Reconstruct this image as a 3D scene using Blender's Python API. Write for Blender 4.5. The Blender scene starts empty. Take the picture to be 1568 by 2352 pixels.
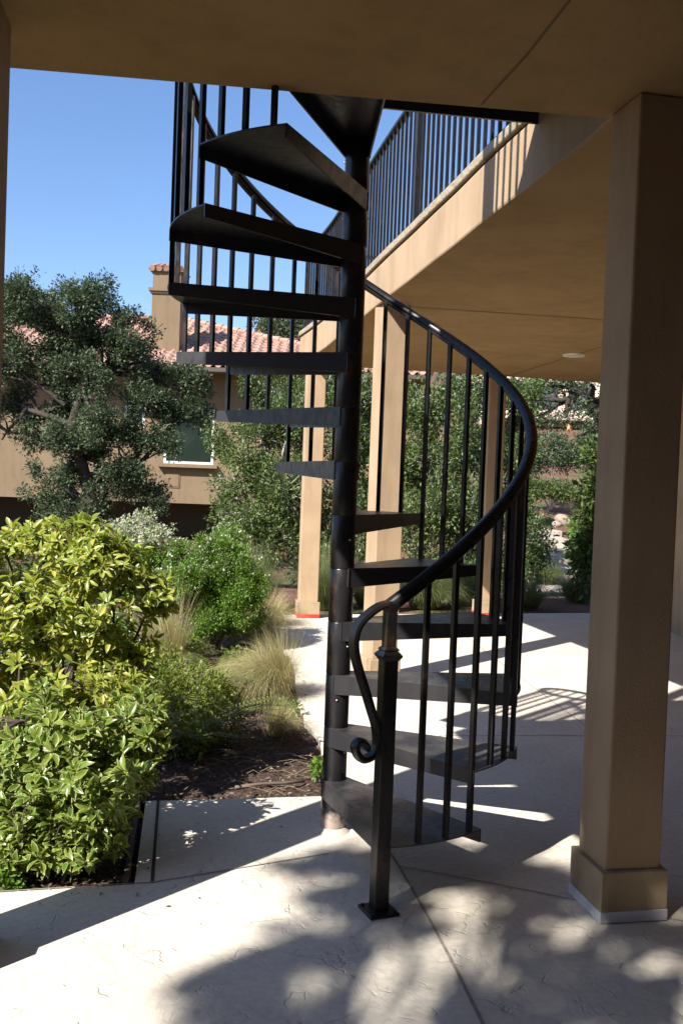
import bpy, math, random
import numpy as np
from mathutils import Vector, Matrix, noise

rnd = random.Random(7)
rng = np.random.default_rng(11)
R_ = math.radians
scn = bpy.context.scene
col = scn.collection

# ------------------------------------------------------------------ camera
F_, CH, PT, RO = 2130.2, 1.4057, -.0284, .0376      # focal length in picture units, eye height, pitch, roll
cp, sp, cr, sr = math.cos(PT), math.sin(PT), math.cos(RO), math.sin(RO)
FWD = Vector((0, cp, sp)); R0 = Vector((1, 0, 0)); U0 = Vector((0, -sp, cp))
RGT = cr * R0 + sr * U0; UPV = -sr * R0 + cr * U0
EYE = Vector((0, 0, CH))
cd = bpy.data.cameras.new('camera'); cam = bpy.data.objects.new('camera', cd); col.objects.link(cam)
cd.sensor_fit = 'VERTICAL'; cd.sensor_height = 24; cd.lens = 24 * F_ / 2352
cd.clip_start = .02; cd.clip_end = 2000
m = Matrix((RGT, UPV, -FWD)).transposed().to_4x4(); m.translation = EYE
cam.matrix_world = m
scn.camera = cam

# ------------------------------------------------------------------ world and sun
SUN_EL, SUN_AZ = R_(41.7), (-.645, -.764)           # azimuth vector towards the sun
w = bpy.data.worlds.new("World"); scn.world = w; w.use_nodes = True
nt = w.node_tree; bg = nt.nodes['Background']
sky = nt.nodes.new('ShaderNodeTexSky'); sky.sky_type = 'NISHITA'; sky.sun_disc = False
sky.sun_elevation = SUN_EL; sky.sun_rotation = math.atan2(SUN_AZ[0], SUN_AZ[1]) % (2 * math.pi)
sky.air_density = 1.0; sky.dust_density = .6; sky.ozone_density = 4.0
hs_ = nt.nodes.new('ShaderNodeHueSaturation'); hs_.inputs['Saturation'].default_value = 1.06
nt.links.new(sky.outputs[0], hs_.inputs['Color']); tn_ = nt.nodes.new('ShaderNodeMix'); tn_.data_type = 'RGBA'; tn_.blend_type = 'MULTIPLY'; tn_.inputs[0].default_value = 1; tn_.inputs[7].default_value = (1.0, .97, 1.02, 1)
nt.links.new(hs_.outputs[0], tn_.inputs[6]); nt.links.new(tn_.outputs[2], bg.inputs[0]); bg.inputs[1].default_value = .082
sl = bpy.data.lights.new('sun', 'SUN'); so = bpy.data.objects.new('sun', sl); col.objects.link(so)
sl.energy = 4.3; sl.angle = R_(.53); sl.color = (1, .965, .91)
sdir = Vector((-SUN_AZ[0] * math.cos(SUN_EL), -SUN_AZ[1] * math.cos(SUN_EL), -math.sin(SUN_EL)))
so.rotation_euler = sdir.to_track_quat('-Z', 'Y').to_euler(); so.location = (-6, -6, 10)
scn.view_settings.view_transform = 'Standard'; scn.view_settings.look = 'None'
scn.view_settings.exposure = 1.35; scn.view_settings.gamma = 1
try:
    scn.cycles.max_bounces = 8; scn.cycles.diffuse_bounces = 5; scn.cycles.transparent_max_bounces = 4
except Exception: pass

def W(x, y, Y):                                      # the place seen at (x, y) of the photograph at distance Y
    d = FWD + (x - 784) / F_ * RGT - (y - 1176) / F_ * UPV
    return EYE + d * (Y / d.y)
def G(x, y, z=0.):
    d = FWD + (x - 784) / F_ * RGT - (y - 1176) / F_ * UPV
    return EYE + d * ((z - CH) / d.z)

# ------------------------------------------------------------------ materials
def mat(name, base, rough=.8, metal=0., spec=.5):
    m = bpy.data.materials.new(name); m.use_nodes = True
    b = m.node_tree.nodes['Principled BSDF']
    b.inputs['Base Color'].default_value = (*base, 1); b.inputs['Roughness'].default_value = rough
    b.inputs['Metallic'].default_value = metal; b.inputs['Specular IOR Level'].default_value = spec
    return m
def N(m, t, **kw):
    n = m.node_tree.nodes.new(t)
    for k, v in kw.items():
        if k in n.inputs: n.inputs[k].default_value = v
        else: setattr(n, k, v)
    return n
def L(m, a, b): m.node_tree.links.new(a, b)
def ramp(m, fac, stops):
    r = N(m, 'ShaderNodeValToRGB'); e = r.color_ramp.elements
    while len(e) < len(stops): e.new(.5)
    for q, (p, c) in zip(e, stops):
        q.position = p; q.color = (*c, 1) if len(c) == 3 else c
    if fac is not None: L(m, fac, r.inputs[0])
    return r
def bsdf(m): return m.node_tree.nodes['Principled BSDF']
def coords(m, scale=(1, 1, 1)):
    g = N(m, 'ShaderNodeNewGeometry'); mp = N(m, 'ShaderNodeMapping'); mp.inputs['Scale'].default_value = scale
    L(m, g.outputs['Position'], mp.inputs[0]); return mp.outputs[0]
def noisy(name, c1, c2, scale=6., rough=.85, bump=.3, bscale=120., bdist=.004, detail=6, spec=.3, stain=0.):
    m = mat(name, c1, rough, spec=spec); p = coords(m)
    n = N(m, 'ShaderNodeTexNoise', Scale=scale, Detail=detail); L(m, p, n.inputs['Vector'])
    r = ramp(m, n.outputs[0], [(.3, c1), (.7, c2)]); outc = r.outputs[0]
    if stain:
        q = coords(m, (5, 5, .9)); ns = N(m, 'ShaderNodeTexNoise', Scale=1.4, Detail=7, Roughness=.65); L(m, q, ns.inputs['Vector'])
        rs = ramp(m, ns.outputs[0], [(.36, (1 - stain,) * 3), (.52, (1, 1, 1)), (.75, (1 + stain * .3,) * 3)])
        ms = N(m, 'ShaderNodeMix', data_type='RGBA', blend_type='MULTIPLY'); ms.inputs[0].default_value = 1; L(m, outc, ms.inputs[6]); L(m, rs.outputs[0], ms.inputs[7]); outc = ms.outputs[2]
    L(m, outc, bsdf(m).inputs['Base Color'])
    n2 = N(m, 'ShaderNodeTexNoise', Scale=bscale, Detail=4); L(m, p, n2.inputs['Vector'])
    b = N(m, 'ShaderNodeBump', Strength=bump, Distance=bdist); L(m, n2.outputs[0], b.inputs['Height'])
    L(m, b.outputs[0], bsdf(m).inputs['Normal'])
    return m
STUCCO = noisy('shaded_deck_stucco', (.31, .195, .086), (.365, .235, .108), 2.2, .92, .5, 110, .005, 9, stain=.12)
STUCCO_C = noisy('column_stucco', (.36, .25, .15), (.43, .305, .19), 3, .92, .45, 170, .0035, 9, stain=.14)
CAP = noisy('edge_cap_mortar', (.31, .25, .165), (.39, .32, .23), 9, .9, .9, 30, .012)
HWALL = noisy('neighbour_stucco', (.185, .13, .078), (.205, .145, .088), .6, .95, .2, 60, .004, stain=.12)
DARKWALL = noisy('porch_stucco', (.04, .028, .019), (.05, .035, .024), 2, .9, .4, 90, .005)  # near-black wall tone, kept low to cut bounced light in the porch
PLINTH = noisy('plinth_stucco', (.30, .225, .135), (.38, .29, .185), 11, .85, .3, 60, .003, stain=.3)
RED = mat('red_tape', (0.630, 0.025, 0.017), .6); WTAPE = noisy('white_tape', (0.462, 0.470, 0.504), (0.554, 0.554, 0.588), 30, .6, .1, 60, .001)
GROOVE = mat('groove_dark', (.05, .035, .022), .95)
WHITE = mat('white_frame', (0.630, 0.622, 0.588), .5)
def concrete():
    m = mat('stamped_concrete', (.6, .56, .49), .72, spec=.35); p = coords(m)
    n = N(m, 'ShaderNodeTexNoise', Scale=1.3, Detail=6); L(m, p, n.inputs['Vector'])
    r = ramp(m, n.outputs[0], [(.3, (.55, .485, .395)), (.55, (.63, .57, .475)), (.75, (.56, .505, .425))])
    n4 = N(m, 'ShaderNodeTexNoise', Scale=38, Detail=5); L(m, p, n4.inputs['Vector'])
    r4 = ramp(m, n4.outputs[0], [(.3, (.86, .86, .86)), (.6, (1, 1, 1))])
    mx = N(m, 'ShaderNodeMix', data_type='RGBA', blend_type='MULTIPLY'); mx.inputs[0].default_value = 1
    L(m, r.outputs[0], mx.inputs[6]); L(m, r4.outputs[0], mx.inputs[7])
    # slate-like ledges: stepped noise
    n2 = N(m, 'ShaderNodeTexNoise', Scale=5.5, Detail=5, Roughness=.55, Distortion=.8); L(m, p, n2.inputs['Vector'])
    st = ramp(m, n2.outputs[0], [(0, (0,)*3), (.36, (.10,)*3), (.365, (.24,)*3), (.46, (.32,)*3), (.466, (.46,)*3), (.54, (.54,)*3), (.546, (.68,)*3), (.63, (.78,)*3), (.636, (.92,)*3), (1, (1,)*3)])
    # short hooked chips
    n3 = N(m, 'ShaderNodeTexNoise', Scale=7, Detail=3); L(m, p, n3.inputs['Vector'])
    vm = N(m, 'ShaderNodeVectorMath', operation='MULTIPLY_ADD'); L(m, n3.outputs['Color'], vm.inputs[0]); vm.inputs[1].default_value = (.22,) * 3; L(m, p, vm.inputs[2])
    vo = N(m, 'ShaderNodeTexVoronoi', feature='DISTANCE_TO_EDGE', Scale=5.2); L(m, vm.outputs[0], vo.inputs['Vector'])
    n5 = N(m, 'ShaderNodeTexNoise', Scale=9, Detail=2); L(m, p, n5.inputs['Vector'])
    c1 = ramp(m, vo.outputs['Distance'], [(0, (1,)*3), (.028, (0,)*3)])
    c2 = ramp(m, n5.outputs[0], [(.52, (0,)*3), (.6, (1,)*3)])
    mu = N(m, 'ShaderNodeMath', operation='MULTIPLY'); L(m, c1.outputs[0], mu.inputs[0]); L(m, c2.outputs[0], mu.inputs[1])
    dk = N(m, 'ShaderNodeMix', data_type='RGBA'); L(m, mx.outputs[2], dk.inputs[6]); dk.inputs[7].default_value = (.22, .195, .16, 1)
    m2 = N(m, 'ShaderNodeMath', operation='MULTIPLY'); L(m, mu.outputs[0], m2.inputs[0]); m2.inputs[1].default_value = .14
    L(m, m2.outputs[0], dk.inputs[0]); L(m, dk.outputs[2], bsdf(m).inputs['Base Color'])
    h = N(m, 'ShaderNodeMath', operation='MULTIPLY_ADD'); L(m, mu.outputs[0], h.inputs[0]); h.inputs[1].default_value = -.7; L(m, st.outputs[0], h.inputs[2])
    h2 = N(m, 'ShaderNodeMath', operation='MULTIPLY_ADD'); L(m, n4.outputs[0], h2.inputs[0]); h2.inputs[1].default_value = .25; L(m, h.outputs[0], h2.inputs[2])
    b = N(m, 'ShaderNodeBump', Strength=.6, Distance=.007); L(m, h2.outputs[0], b.inputs['Height']); L(m, b.outputs[0], bsdf(m).inputs['Normal'])
    return m
CONC = concrete()
def metal(name, base=(.014, .013, .014), rub=(.055, .028, .018), lo=.62, rough=.34):
    m = mat(name, base, rough, .25, .5); p = coords(m, (1, 1, .45))
    n = N(m, 'ShaderNodeTexNoise', Scale=9, Detail=5, Roughness=.6); L(m, p, n.inputs['Vector'])
    r = ramp(m, n.outputs[0], [(lo, base), (lo + .1, rub)]); L(m, r.outputs[0], bsdf(m).inputs['Base Color'])
    n2 = N(m, 'ShaderNodeTexNoise', Scale=40, Detail=4); L(m, p, n2.inputs['Vector'])
    r2 = ramp(m, n2.outputs[0], [(.3, (rough - .06,) * 3), (.7, (rough + .14,) * 3)]); L(m, r2.outputs[0], bsdf(m).inputs['Roughness'])
    b = N(m, 'ShaderNodeBump', Strength=.08, Distance=.002); L(m, n2.outputs[0], b.inputs['Height']); L(m, b.outputs[0], bsdf(m).inputs['Normal'])
    return m
BRONZE = metal('bronze_painted_steel')
BRONZE_R = metal('rubbed_bronze_rail', (.012, .010, .010), (.05, .028, .019), .58, .3)
TREADM = metal('tread_steel', (.034, .032, .035), (.08, .045, .03), .64, .34)
def dusty(m, lo=.5):
    p = coords(m); n = N(m, 'ShaderNodeTexNoise', Scale=5, Detail=9, Roughness=.7); L(m, p, n.inputs['Vector'])
    g = N(m, 'ShaderNodeNewGeometry'); sx = N(m, 'ShaderNodeSeparateXYZ'); L(m, g.outputs['Normal'], sx.inputs[0])
    r = ramp(m, n.outputs[0], [(lo, (0,) * 3), (lo + .22, (.75,) * 3)]); up = ramp(m, sx.outputs[2], [(.4, (.12,) * 3), (.9, (1,) * 3)])
    mu = N(m, 'ShaderNodeMath', operation='MULTIPLY'); L(m, r.outputs[0], mu.inputs[0]); L(m, up.outputs[0], mu.inputs[1])
    old = bsdf(m).inputs['Base Color'].links[0].from_socket; mx = N(m, 'ShaderNodeMix', data_type='RGBA')
    L(m, mu.outputs[0], mx.inputs[0]); L(m, old, mx.inputs[6]); mx.inputs[7].default_value = (.13, .115, .10, 1); L(m, mx.outputs[2], bsdf(m).inputs['Base Color'])
dusty(TREADM, .42); dusty(BRONZE_R, .55); dusty(BRONZE, .5)
def soilmat():
    m = mat('mulch_soil', (.1, .06, .04), .95, spec=.2); p = coords(m)
    n = N(m, 'ShaderNodeTexNoise', Scale=45, Detail=8, Roughness=.7); L(m, p, n.inputs['Vector'])
    r = ramp(m, n.outputs[0], [(.25, (.022, .015, .012)), (.5, (.075, .048, .036)), (.72, (.16, .11, .085))]); L(m, r.outputs[0], bsdf(m).inputs['Base Color'])
    b = N(m, 'ShaderNodeBump', Strength=.9, Distance=.02); L(m, n.outputs[0], b.inputs['Height']); L(m, b.outputs[0], bsdf(m).inputs['Normal'])
    return m
SOIL = soilmat()
def terrmat():
    m = mat('terrain_earth', (.1, .07, .04), .95, spec=.2); p = coords(m)
    n = N(m, 'ShaderNodeTexNoise', Scale=.9, Detail=8, Roughness=.7); L(m, p, n.inputs['Vector'])
    r = ramp(m, n.outputs[0], [(.3, (.10, .052, .036)), (.5, (.17, .09, .06)), (.56, (.06, .085, .03)), (.7, (.10, .12, .045))]); L(m, r.outputs[0], bsdf(m).inputs['Base Color'])
    n2 = N(m, 'ShaderNodeTexNoise', Scale=14, Detail=6); L(m, p, n2.inputs['Vector'])
    b = N(m, 'ShaderNodeBump', Strength=1, Distance=.08); L(m, n2.outputs[0], b.inputs['Height']); L(m, b.outputs[0], bsdf(m).inputs['Normal'])
    return m
TERR = terrmat()
def leafmat(name, stops, rough=.4, trans=.3, spec=.5):
    m = mat(name, stops[0], rough, spec=spec); nt = m.node_tree
    g = N(m, 'ShaderNodeNewGeometry')
    r = ramp(m, g.outputs['Random Per Island'], [(i / max(1, len(stops) - 1), c) for i, c in enumerate(stops)])
    L(m, r.outputs[0], bsdf(m).inputs['Base Color'])
    t = N(m, 'ShaderNodeBsdfTranslucent')
    hs = N(m, 'ShaderNodeHueSaturation', Saturation=1.1, Value=1.5); L(m, r.outputs[0], hs.inputs['Color']); L(m, hs.outputs[0], t.inputs[0])
    mx = N(m, 'ShaderNodeMixShader'); mx.inputs[0].default_value = trans
    L(m, bsdf(m).outputs[0], mx.inputs[1]); L(m, t.outputs[0], mx.inputs[2]); L(m, mx.outputs[0], nt.nodes['Material Output'].inputs[0])
    return m
OAKL = leafmat('oak_leaf', [(.036, .058, .027), (.065, .095, .042), (.105, .135, .072), (.055, .082, .036)], .55, .2, .35)
OAKG = leafmat('shrub_leaf_green', [(.05, .085, .022), (.085, .13, .03), (.14, .175, .06), (.07, .11, .03)], .5, .25, .4)
HEDGE = leafmat('hedge_leaf', [(.04, .075, .02), (.07, .115, .03), (.13, .165, .06), (.055, .095, .025)], .42, .22, .5)
BOXG = leafmat('myrtle_leaf', [(.075, .15, .018), (.12, .21, .028), (.17, .27, .045), (.055, .11, .015)], .45, .28, .4)
VARY = leafmat('yellow_leaf', [(.19, .26, .035), (.34, .36, .05), (.24, .30, .035), (.13, .20, .025), (.42, .38, .06), (.19, .25, .035)], .32, .35, .5)
VARE = leafmat('leaf_margin', [(.40, .44, .12), (.48, .48, .18), (.34, .39, .09)], .35, .35, .5)
VARG = leafmat('green_leaf', [(.09, .16, .03), (.14, .21, .035), (.07, .13, .022), (.20, .25, .045), (.11, .18, .03)], .3, .3, .5)
FLOWER = leafmat('white_petal', [(0.470, 0.444, 0.336), (0.417, 0.403, 0.282), (0.504, 0.484, 0.403)], .7, .3)
GRASSY = leafmat('feather_grass', [(.34, .29, .12), (.44, .38, .20), (.27, .25, .09), (.52, .46, .28)], .6, .3)
GRASSG = leafmat('green_tussock', [(0.114, 0.148, 0.040), (0.188, 0.208, 0.081), (0.074, 0.108, 0.027), (0.255, 0.249, 0.134)], .55, .3)
FERN = leafmat('fern_leaf', [(.10, .15, .02), (.16, .20, .03), (.22, .22, .05)], .5, .35)
DRYL = leafmat('dry_litter', [(.12, .08, .055), (.2, .15, .1), (.06, .04, .028), (.28, .23, .16)], .8, .05)
BARK = noisy('oak_bark', (.035, .028, .022), (.075, .06, .048), 10, .95, 1, 40, .02)
TWIG = noisy('pale_twig', (.26, .23, .19), (.38, .35, .31), 20, .9, .3, 60, .003)
STEM = noisy('shrub_stem', (0.074, 0.050, 0.044), (0.121, 0.087, 0.081), 20, .8, .3, 60, .003)

# ------------------------------------------------------------------ mesh building
class MB:
    def __init__(s): s.v = []; s.f = []; s.mi = []; s.m = 0
    def add(s, vs, fs, mi=None):
        o = len(s.v); s.v += [tuple(p) for p in vs]
        for f in fs: s.f.append(tuple(i + o for i in f)); s.mi.append(s.m if mi is None else mi)
    def box(s, c, d, rz=0, mi=None):
        c = Vector(c); M = Matrix.Rotation(rz, 3, 'Z'); x, y, z = d[0] / 2, d[1] / 2, d[2] / 2
        vs = [c + M @ Vector((a * x, b * y, e * z)) for e in (-1, 1) for a, b in ((-1, -1), (1, -1), (1, 1), (-1, 1))]
        s.add(vs, [(3, 2, 1, 0), (4, 5, 6, 7), (0, 1, 5, 4), (1, 2, 6, 5), (2, 3, 7, 6), (3, 0, 4, 7)], mi)
    def frust(s, c, d0, d1, z0, z1, rz=0):
        M = Matrix.Rotation(rz, 3, 'Z'); c = Vector((c[0], c[1], 0))
        vs = [c + M @ Vector((a * d / 2, b * d / 2, z)) for d, z in ((d0, z0), (d1, z1)) for a, b in ((-1, -1), (1, -1), (1, 1), (-1, 1))]
        s.add(vs, [(3, 2, 1, 0), (4, 5, 6, 7), (0, 1, 5, 4), (1, 2, 6, 5), (2, 3, 7, 6), (3, 0, 4, 7)])
    def prism(s, poly, z0, z1, mi=None):
        n = len(poly)
        a = sum(poly[i][0] * poly[(i + 1) % n][1] - poly[(i + 1) % n][0] * poly[i][1] for i in range(n))
        if a < 0: poly = poly[::-1]
        vs = [(x, y, z0) for x, y in poly] + [(x, y, z1) for x, y in poly]
        s.add(vs, [tuple(range(n - 1, -1, -1)), tuple(range(n, 2 * n))] + [(i, (i + 1) % n, (i + 1) % n + n, i + n) for i in range(n)], mi)
    def tube(s, pts, r, n=8, caps=True, mi=None):
        pts = [Vector(p) for p in pts]; k = len(pts)
        rr = r if isinstance(r, (list, tuple)) else [r] * k
        t0 = (pts[1] - pts[0]).normalized(); u = t0.orthogonal().normalized(); vs = []
        for i, p in enumerate(pts):
            t = (pts[min(i + 1, k - 1)] - pts[max(i - 1, 0)]).normalized()
            u = (u - t * u.dot(t)).normalized(); v = t.cross(u)
            vs += [p + (u * math.cos(a) + v * math.sin(a)) * rr[i] for a in (2 * math.pi * j / n for j in range(n))]
        fs = [(i * n + j, i * n + (j + 1) % n, (i + 1) * n + (j + 1) % n, (i + 1) * n + j) for i in range(k - 1) for j in range(n)]
        if caps: fs += [tuple(range(n - 1, -1, -1)), tuple(range((k - 1) * n, k * n))]
        s.add(vs, fs, mi)
    def cyl(s, x, y, z0, z1, r, n=32, mi=None): s.tube([(x, y, z0), (x, y, z1)], r, n, True, mi)
    def sweep(s, prof, frames, mi=None):            # profile points (a, b); frames: (origin, side, up)
        n = len(prof); k = len(frames)
        vs = [o + sd * a + up * b for o, sd, up in frames for a, b in prof]
        fs = [(i * n + j, i * n + (j + 1) % n, (i + 1) * n + (j + 1) % n, (i + 1) * n + j) for i in range(k - 1) for j in range(n)]
        fs += [tuple(range(n - 1, -1, -1)), tuple(range((k - 1) * n, k * n))]
        s.add(vs, fs, mi)
    def build(s, name, mats, parent=None, smooth=False, bevel=0):
        off = Vector(parent['_o']) if parent is not None and '_o' in parent else Vector((0, 0, 0))
        me = bpy.data.meshes.new(name)
        me.from_pydata([(Vector(p) - off)[:] for p in s.v], [], s.f); me.update()
        mats = mats if isinstance(mats, (list, tuple)) else [mats]
        for q in mats: me.materials.append(q)
        if len(mats) > 1: me.polygons.foreach_set('material_index', s.mi)
        if smooth: me.polygons.foreach_set('use_smooth', [True] * len(me.polygons))
        o = bpy.data.objects.new(name, me); col.objects.link(o)
        if parent is not None:
            o.parent = parent
            o['_o'] = parent['_o'] if '_o' in parent else (0, 0, 0)
        if bevel:
            b = o.modifiers.new('bevel', 'BEVEL'); b.width = bevel; b.segments = 2; b.limit_method = 'ANGLE'
        if smooth == 'auto':
            es = o.modifiers.new('split', 'EDGE_SPLIT'); es.split_angle = R_(35)
        return o
def tag(o, label=None, cat=None, group=None, kind=None):
    if label: o['label'] = label
    if cat: o['category'] = cat
    if group: o['group'] = group
    if kind: o['kind'] = kind
    return o
def thing(name, loc, label, cat, group=None):
    o = bpy.data.objects.new(name, None); col.objects.link(o); o.location = loc; o['_o'] = tuple(loc)
    o.empty_display_size = .2
    return tag(o, label, cat, group)
def npmesh(name, V, Fc, mats, mi=None, parent=None, smooth=False):
    """V (n,3), Fc (m,k) all faces with k corners"""
    off = np.array(parent['_o']) if parent is not None and '_o' in parent else np.zeros(3)
    V = V - off; me = bpy.data.meshes.new(name); n, (mm, k) = len(V), Fc.shape
    me.vertices.add(n); me.vertices.foreach_set('co', V.astype(np.float32).ravel())
    me.loops.add(mm * k); me.loops.foreach_set('vertex_index', Fc.astype(np.int32).ravel())
    me.polygons.add(mm); me.polygons.foreach_set('loop_start', np.arange(0, mm * k, k, dtype=np.int32))
    for q in (mats if isinstance(mats, (list, tuple)) else [mats]): me.materials.append(q)
    if mi is not None: me.polygons.foreach_set('material_index', mi.astype(np.int32))
    if smooth: me.polygons.foreach_set('use_smooth', [True] * mm)
    me.update(calc_edges=True)
    o = bpy.data.objects.new(name, me); col.objects.link(o)
    if parent is not None: o.parent = parent; o['_o'] = tuple(parent['_o'])
    return o
def unit(a): return a / np.maximum(np.linalg.norm(a, axis=1, keepdims=True), 1e-9)
LEAF4 = (np.array([(0, 0, 0), (-.5, .45, .10), (0, 1, -.06), (.5, .45, .10)]), np.array([(0, 1, 2), (0, 2, 3)]))
_o = [(0, 0), (-.26, .18), (-.46, .42), (-.38, .70), (0, 1), (.38, .70), (.46, .42), (.26, .18)]
_z = lambda x, y: .22 * abs(x) - .14 * (y - .3) ** 2 * 2
_c = lambda f: [((x) * f, .5 + (y - .5) * (f * .97 + .03 * 0)) for x, y in _o]
LEAFR_V = np.array([(x, y, _z(x, y)) for x, y in _o] + [(x, y, _z(x, y)) for x, y in _c(.87)] + [(0, .5, -.03)])
LEAFR_F = np.array([(i, (i + 1) % 8, 8 + (i + 1) % 8) for i in range(8)] + [(i, 8 + (i + 1) % 8, 8 + i) for i in range(8)] + [(8 + i, 8 + (i + 1) % 8, 16) for i in range(8)])
LEAFR_M = np.array([1] * 16 + [0] * 8)
def leaves(name, P, D, size, mats, parent=None, width=.5, tmpl='4', nrm=None, jitter=.25, mi=0):
    """one leaf per row of P (base), D (direction)"""
    n = len(P); D = unit(D)
    up = np.tile([0, 0, 1.], (n, 1)) if nrm is None else nrm
    up = up + rng.normal(0, jitter + .35, (n, 3)); S = unit(np.cross(D, up)); Nn = np.cross(S, D)
    T, Fc = (LEAF4 if tmpl == '4' else (LEAFR_V, LEAFR_F))
    sz = size * rng.uniform(.55, 1.3, n)
    V = (P[:, None, :] + S[:, None, :] * (T[None, :, 0:1] * width * sz[:, None, None]) + D[:, None, :] * (T[None, :, 1:2] * sz[:, None, None]) + Nn[:, None, :] * (T[None, :, 2:3] * sz[:, None, None]))
    k = len(T); FF = (Fc[None] + (np.arange(n) * k)[:, None, None]).reshape(-1, 3)
    MI = None
    if tmpl != '4': MI = np.tile(LEAFR_M, n)
    return npmesh(name, V.reshape(-1, 3), FF, mats, MI, parent)
def cloud(blobs, ncl, per, spread, gap=.0, seed=0, shell=2.2, gscale=.8):
    """clusters of leaf bases in ellipsoids; returns P, D, cluster centres, their blob centres"""
    r = np.random.default_rng(seed + 100); C = []; B = []
    vol = np.array([b[1][0] * b[1][1] * b[1][2] for b in blobs]) ** .7; vol = vol / vol.sum()
    for b, q in zip(blobs, vol):
        c = np.array(b[0]); rad = np.array(b[1]); n = int(ncl * q) + 1; k = 0; tries = 0
        while k < n and tries < n * 12:
            tries += 1
            d = r.normal(size=3); d /= np.linalg.norm(d); rr = r.random() ** (1 / shell)
            p = c + d * rad * rr
            if gap and noise.noise(Vector(p / gscale) + Vector((seed * 3.1, 0, 0))) < gap - .5 + .1 * r.random(): continue
            C.append(p); B.append(c); k += 1
    C = np.array(C); B = np.array(B); m_ = len(C)
    off = r.normal(0, 1, (m_, per, 3)); off /= np.maximum(np.linalg.norm(off, axis=2, keepdims=True), 1e-6)
    off *= (r.random((m_, per, 1)) ** .5) * spread
    P = (C[:, None, :] + off).reshape(-1, 3)
    D = (off * 1.2 / spread + unit(C - B)[:, None, :] * .5 + r.normal(0, .45, (m_, per, 3)) + np.array([0, 0, .15])).reshape(-1, 3)
    return P, D, C, B
def limb(mb, a, b, r0, r1, n=6, wob=.06, seg=6, seed=0):
    a = Vector(a); b = Vector(b); q = random.Random(seed); L_ = (b - a).length; pts = []
    ph = [q.uniform(-1, 1) for _ in range(6)]
    for i in range(seg + 1):
        t = i / seg; e = math.sin(math.pi * t) * L_ * wob
        pts.append(a.lerp(b, t) + Vector((ph[0] * e + ph[3] * e * math.sin(6 * t), ph[1] * e + ph[4] * e * math.cos(5 * t), (ph[2] * .6 + .5) * e)))
    mb.tube(pts, [r0 + (r1 - r0) * (i / seg) ** .8 for i in range(seg + 1)], n, False)
    return pts
def twigs(mb, C, B, frac, r, n=3, seed=0, cut=.75):
    q = random.Random(seed)
    for c, b in zip(C, B):
        if q.random() < frac:
            c = Vector(c); b = Vector(b); a = c.lerp(b, q.uniform(.3, cut)); limb(mb, a, c, r, r * .4, n, .12, 3, q.random() * 1e6)

# ================================================================== SETTING
def hterr(x, y):
    h = -.06
    t = max(0, min(1, (y - 11) / 10)); t = t * t * (3 - 2 * t)
    s = max(0, min(1, (x + .12 * y - 2.2) / 3.0)); s = s * s * (3 - 2 * s)
    h = -.06 - .55 * t * (1 - s) + s * (.06 * max(0, y - 14.3) + .11 * max(0, y - 20))
    h += s * max(0, y - 60) * .05
    if x < -3 and y < 12: h -= .05 * min(6, -3 - x)
    return h
xs = [-300, -150, -80, -50, -35] + [(-25 + i) for i in range(60)] + [45, 60, 90, 160, 300]
ys = [-60, -30, -15, -8] + [(-4 + .8 * i) for i in range(60)] + [46 + 4 * i for i in range(6)] + [80, 100, 130, 180, 300]
V = [(x, y, hterr(x, y) + (.03 * noise.noise(Vector((x * .6, y * .6, 0))) if y > 12 else 0)) for y in ys for x in xs]
nx = len(xs); tm = MB(); tm.add(V, [(j * nx + i, j * nx + i + 1, (j + 1) * nx + i + 1, (j + 1) * nx + i) for j in range(len(ys) - 1) for i in range(nx - 1)])
tag(tm.build('ground', TERR, smooth=True), 'brown planted earth sloping up behind the patio', 'ground', kind='structure')

patio_edge = [(-.721, 9.867), (-.735, 9.0), (-.62, 8.3), (-.386, 7.67), (-.30, 6.9), (-.253, 6.1), (-.17, 5.5), (-.07, 5.07), (-.035, 4.6), (-.029, 4.16), (-.805, 4.01), (-.668, 3.178), (-1.096, 3.075), (-1.42, 3.0), (-1.42, -3.5), (7, -3.5), (7, 12.3), (3.06, 11.04)]
pm = MB(); pm.prism(patio_edge, -.11, 0)
patio = tag(pm.build('patio', CONC, bevel=.004), 'pale stamped concrete patio under the staircase and deck', 'patio', kind='structure')
def strip(mb, a, b, wd, z, mi=None, seg=1):
    a = Vector((a[0], a[1], 0)); b = Vector((b[0], b[1], 0)); t = (b - a).normalized(); s_ = Vector((-t.y, t.x, 0)) * wd / 2
    mb.add([(a - s_) + Vector((0, 0, z)), (b - s_) + Vector((0, 0, z)), (b + s_) + Vector((0, 0, z)), (a + s_) + Vector((0, 0, z))], [(0, 1, 2, 3)], mi)
JD = noisy('joint_shadow_dirt', (.20, .17, .14), (.34, .30, .25), 30, .95, .2, 60, .003)
jm = MB()
jl = [(.20, 3.66), (.234, 3.54), (.262, 3.408), (.338, 2.98), (.385, 2.68), (.422, 2.409), (.50, 1.6)]
for a, b in zip(jl, jl[1:]): strip(jm, a, b, .010, .003)
for a, b in zip([(.262, 3.408), (.42, 3.35), (.627, 3.271), (.87, 3.17), (3.3, 2.2)], [(.42, 3.35), (.627, 3.271), (.87, 3.17), (3.3, 2.2)]): strip(jm, a, b, .006, .003)
for a, b in zip([(.6, 5.25), (1.044, 5.319), (1.514, 5.384), (3.3, 5.6)], [(1.044, 5.319), (1.514, 5.384), (3.3, 5.6)]): strip(jm, a, b, .007, .003)
for a, b in [((-.2, 7.7), (3.3, 8.6)), ((1.55, 5.39), (1.1, 10.4)), ((-1.096, 3.075), (-.61, 3.19)), ((-.61, 3.19), (.0, 3.5))]: strip(jm, a, b, .006, .003)
jm.build('control_joint', JD, patio)
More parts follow.
